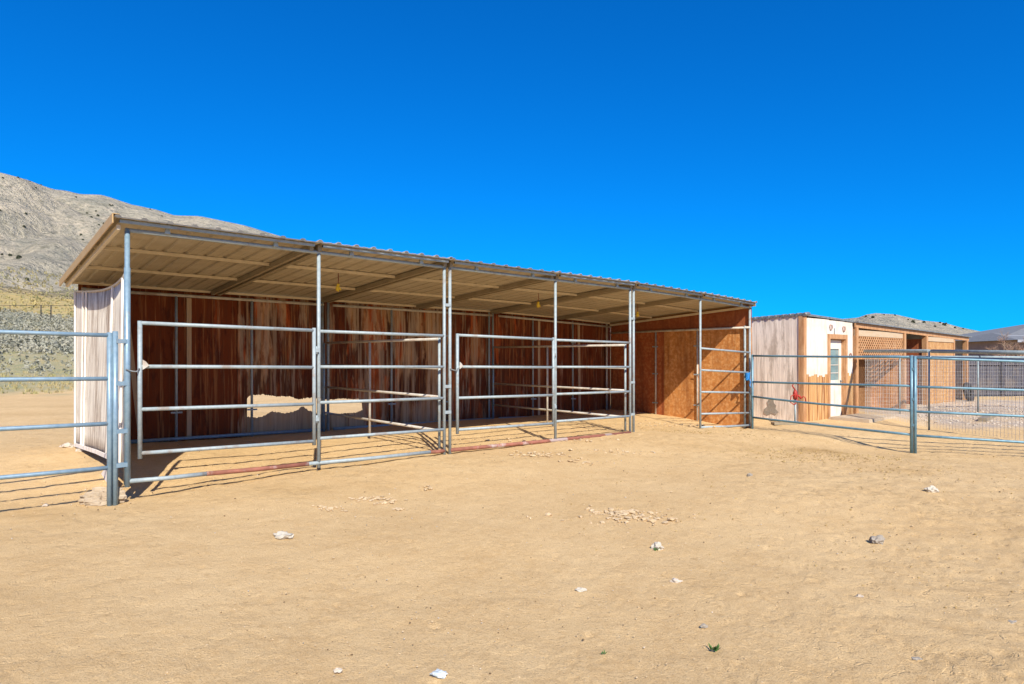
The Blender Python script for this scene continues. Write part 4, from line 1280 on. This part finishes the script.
def bare_tree(x, y, h, seed, label, spread=.55):
    rd = random.Random(seed)
    z0 = ground_z(x, y)
    e = empty('bare_tree', (x, y, z0), 0, label, 'tree', 'bare trees by the house')
    tr_ = MB(); cr = MB()
    def grow(p, d, ln, r, lvl):
        q = p + d * ln
        (tr_ if lvl < 2 else cr).tube([p, p + d * ln * .5 + Vector((rd.gauss(0, .03), rd.gauss(0, .03), 0)) * ln, q], [r, r * .85, r * .65], 6 if lvl < 2 else 4)
        if lvl >= 5: return
        for _ in range(3 if lvl < 4 else 4):
            nd = (d + Vector((rd.gauss(0, spread), rd.gauss(0, spread), rd.gauss(.08, spread * .6)))).normalized()
            grow(p + d * ln * rd.uniform(.55, 1), nd, ln * rd.uniform(.6, .85), r * .62, lvl + 1)
    for _ in range(3):
        grow(Vector((rd.gauss(0, .15), rd.gauss(0, .15), -.1)), Vector((rd.gauss(0, .35), rd.gauss(0, .35), 1)).normalized(), h * .26, h * .016, 0)
    tr_.build('trunk', M['twig'], e, fix=False); cr.build('crown', M['twig'], e, fix=False)
bare_tree(34.7, 46, 4.6, 3, 'tall bare reddish tree in front of the house at the right edge', .5)
bare_tree(30.6, 42.5, 2.0, 5, 'low bare reddish bush left of the tall bare tree', .6)
bare_tree(37.0, 50, 2.9, 9, 'bare rounded bush against the house wall', .6)

# ------------------------------------------------------------------ stones and clods
def stone(name, px, py, w, mat, label, hgt=.5, seed=0, lift=0, cat='stone', stretch=(1, .7), group=None, rough=.55, sub=3):
    rd = random.Random(seed + int(px))
    Yg = 663.64 * 1.55 / (py - 360)
    for _ in range(6):
        x = (px - 512) / 663.64 * Yg
        Yg = 663.64 * (CAM_H - ground_z(x, Yg)) / (py - 360)
    x = (px - 512) / 663.64 * Yg
    z = ground_z(x, Yg)
    size = w / 663.64 * Yg / 2
    mb = MB(); import bmesh
    bm = bmesh.new(); bmesh.ops.create_icosphere(bm, subdivisions=sub, radius=1)
    off = Vector((rd.uniform(0, 50), rd.uniform(0, 50), 0))
    for v in bm.verts:
        n_ = noise.fractal(v.co * 1.1 + off, .8, 2, 5)
        co = v.co * (1 + rough * n_)
        co = Vector([round(c * 2.2) / 2.2 * .35 + c * .65 for c in co])
        v.co = Vector((co.x * size * stretch[0], co.y * size * stretch[1], max(co.z, -.5) * size * hgt))
    me = bpy.data.meshes.new(name); bm.to_mesh(me); bm.free()
    me.materials.append(mat)
    o = bpy.data.objects.new(name, me); COL.objects.link(o)
    o.location = (x, Yg, z + size * hgt * .35 + lift)
    o.rotation_euler = (0, 0, rd.uniform(-.4, .4))
    tag(o, label, cat, group)
    return o
stone('concrete_chunk', 103, 503, 31, M['concrete'], 'rough concrete footing at the base of the left fence post', .62, 1, stretch=(1.05, .5), cat='concrete footing', rough=.7, sub=5)
stone('stone', 284, 537, 21, M['whiterock'], 'flat white stone on the dirt in front of the nearest gate', .34, 2, stretch=(1, .6))
stone('stone', 877, 543, 13, M['greyrock'], 'grey stone with dark shadow on the dirt in front of the right corral panels', .8, 3, stretch=(1, .8))
stone('stone', 658, 549, 13, M['whiterock'], 'white stone beside a few green weeds below the pale clod heap', .7, 4)
stone('stone', 932, 492, 12, M['whiterock'], 'white stone on the dirt just in front of the double post', .7, 5)
stone('stone', 439, 676, 15, M['silver'], 'bluish grey stone at the very bottom of the yard', .6, 6)
stone('stone', 676, 582, 10, M['rock'], 'small pale grey flat stone in the open dirt', .45, 7)
stone('stone', 581, 591, 9, M['whiterock'], 'small white stone left of the grey flat stone', .5, 8)
stone('stone', 750, 476, 6, M['greyrock'], 'small brown stone on the dirt before the open bay', .7, 9)
stone('stone', 860, 597, 6, M['rock'], 'small pale stone low on the right of the yard', .6, 10)
stone('stone', 704, 627, 7, M['greyrock'], 'small dark stone above the green weed', .7, 11)
stone('stone', 68, 447, 14, M['rock'], 'pale stone at the back foot of the whitewashed end wall', .4, 12)
stone('stone', 80, 451, 8, M['rock'], 'smaller pale stone just below the end wall skirt', .5, 13)
stone('stone', 45, 506, 5, M['rock'], 'small pebble among the left fence shadows', .6, 14)
stone('stone', 338, 671, 8, M['rock'], 'small pale pebble left of the bluish grey stone', .5, 15)
stone('stone', 1013, 623, 11, M['greyrock'], 'half buried grey stone at the right edge of the yard', .3, 16)
stone('stone', 916, 659, 10, M['greyrock'], 'half buried dark stone near the bottom right of the yard', .25, 17)

# heaps of clods: uncountable crumbs, one object a heap
def clods(name, spots, mat, label, n, wlo, whi, seed):
    rd = random.Random(seed)
    import bmesh
    base = bmesh.new(); bmesh.ops.create_icosphere(base, subdivisions=1, radius=1)
    bv = [v.co.copy() for v in base.verts]; bf = [tuple(v.index for v in f.verts) for f in base.faces]
    mb = MB()
    for (px, py, sx, sy, wgt) in spots:
        Yg = 663.64 * 1.52 / (py - 360); x0 = (px - 512) / 663.64 * Yg
        for _ in range(6):
            x0 = (px - 512) / 663.64 * Yg
            Yg = 663.64 * (CAM_H - ground_z(x0, Yg)) / (py - 360)
        for _ in range(int(n * wgt)):
            x, y = x0 + rd.gauss(0, sx), Yg + rd.gauss(0, sy)
            s = rd.uniform(wlo, whi) * (.5 + rd.random())
            z = ground_z(x, y) + s * .25
            i = len(mb.v)
            ax, ay, az = rd.uniform(.7, 1.5), rd.uniform(.7, 1.3), rd.uniform(.3, .6)
            rot = Matrix.Rotation(rd.uniform(0, 6), 3, 'Z')
            for v in bv:
                k = 1 + rd.uniform(-.25, .25)
                q = rot @ Vector((v.x * ax, v.y * ay, v.z * az)) * (s * k)
                mb.v.append((x + q.x, y + q.y, z + q.z))
            for f_ in bf: mb.f.append(tuple(i + t for t in f_)); mb.sm.append(False)
    o = mb.build(name, mat, fix=False)
    tag(o, label, 'clods', kind='stuff')
    return o
clods('pale_clods', [(618, 513, .12, .05, .8), (640, 518, .16, .10, .6), (625, 518, .35, .20, .7)], M['paleclod'], 'heap of pale crumbled clods in the middle of the yard', 110, .006, .024, 1)
clods('pale_clods', [(370, 499, .16, .05, .8), (385, 503, .06, .03, .3), (331, 509, .09, .05, .4), (400, 509, .05, .03, .2)], M['paleclod'], 'strewn pale crumbled clods in front of the nearest panel', 80, .006, .022, 2)
clods('dry_clods', [(545, 455, .25, .12, 1), (610, 452, .4, .12, .5), (585, 462, .2, .1, .25), (665, 425, .7, .2, 1.0), (560, 440, .6, .1, .5), (425, 488, .05, .05, .12)], M['clod'], 'tan clods kicked up along the front of the shelter', 120, .006, .028, 3)
clods('straw_litter', [(835, 457, .9, .30, 1), (800, 452, .8, .3, .6), (690, 432, .9, .25, .6), (860, 470, .8, .4, .4)], M['straw'], 'flattened straw litter on the dirt before the right corral panels', 420, .004, .013, 6)
def scatter(name, mat, label, n, lo, hi, seed, azr=(-44, 44), rr=(2.9, 18)):
    rd = random.Random(seed)
    import bmesh
    base = bmesh.new(); bmesh.ops.create_icosphere(base, subdivisions=1, radius=1)
    bv = [v.co.copy() for v in base.verts]; bf = [tuple(v.index for v in f.verts) for f in base.faces]
    rs = [rr[0] * (rr[1] / rr[0]) ** rd.random() for _ in range(n)]; az = [R(rd.uniform(*azr)) for _ in range(n)]
    xs = np.array([r * math.sin(a) for r, a in zip(rs, az)]); ys = np.array([r * math.cos(a) for r, a in zip(rs, az)])
    zs = terrain_base(xs, ys)
    mb = MB()
    for x, y, z in zip(xs, ys, zs):
        s = (lo + (hi - lo) * rd.random() ** 3) * min(1.0, .25 + .75 * math.hypot(x, y) / 9)
        i = len(mb.v); ax, ay, az_ = rd.uniform(.7, 1.4), rd.uniform(.7, 1.3), rd.uniform(.5, .9)
        rot = Matrix.Rotation(rd.uniform(0, 6), 3, 'Z')
        for v in bv:
            k = 1 + rd.uniform(-.2, .2)
            q = rot @ Vector((v.x * ax, v.y * ay, v.z * az_)) * (s * k)
            mb.v.append((x + q.x, y + q.y, z + s * .2 + q.z))
        for f_ in bf: mb.f.append(tuple(i + t for t in f_)); mb.sm.append(False)
    o = mb.build(name, mat, fix=False)
    tag(o, label, name.replace('_', ' '), kind='stuff')
scatter('grit', M['clod'], 'fine tan grit strewn over the yard', 6000, .0025, .011, 31)
scatter('pebbles', M['rock'], 'small pale pebbles strewn over the yard', 520, .003, .012, 32)
scatter('dark_pebbles', M['greyrock'], 'small dark pebbles strewn over the yard', 260, .003, .009, 33)
scatter('pen_gravel', M['rock'], 'pale gravel inside the wire pen', 1500, .012, .04, 34, azr=(31, 42), rr=(19.0, 27))
scatter('straw_bits', M['straw'], 'dry straw and manure crumbs trodden into the dirt', 700, .004, .012, 41, azr=(2, 40), rr=(5, 15))
scatter('straw_bits', M['manure'], 'dark manure crumbs and twigs trodden into the dirt', 700, .003, .011, 42, azr=(-36, 40), rr=(3.2, 14))
# green weeds
def weed(px, py, n, h, label):
    rd = random.Random(int(px))
    Yg = 663.64 * 1.56 / (py - 360); x = (px - 512) / 663.64 * Yg; z = ground_z(x, Yg)
    mb = MB()
    for _ in range(n):
        t = rd.uniform(0, 6.28); l = h * rd.uniform(.6, 1.2)
        d = Vector((math.cos(t), math.sin(t), rd.uniform(.5, 1.6))).normalized() * l
        sd = Vector((-math.sin(t), math.cos(t), 0)) * l * .12
        o_ = Vector((rd.gauss(0, h * .3), rd.gauss(0, h * .3), 0))
        mb.face([o_ - sd, o_ + d * .6 - sd, o_ + d, o_ + d * .6 + sd, o_ + sd])
    o = mb.build('green_weed', M['greenleaf'], fix=False)
    o.location = (x, Yg, z); tag(o, label, 'weed')
weed(714, 651, 26, .035, 'small green weed alone in the dirt at the bottom of the yard')
weed(656, 554, 14, .03, 'tiny green weed under the white stone')
weed(603, 654, 8, .02, 'tiny green sprout left of the larger green weed')
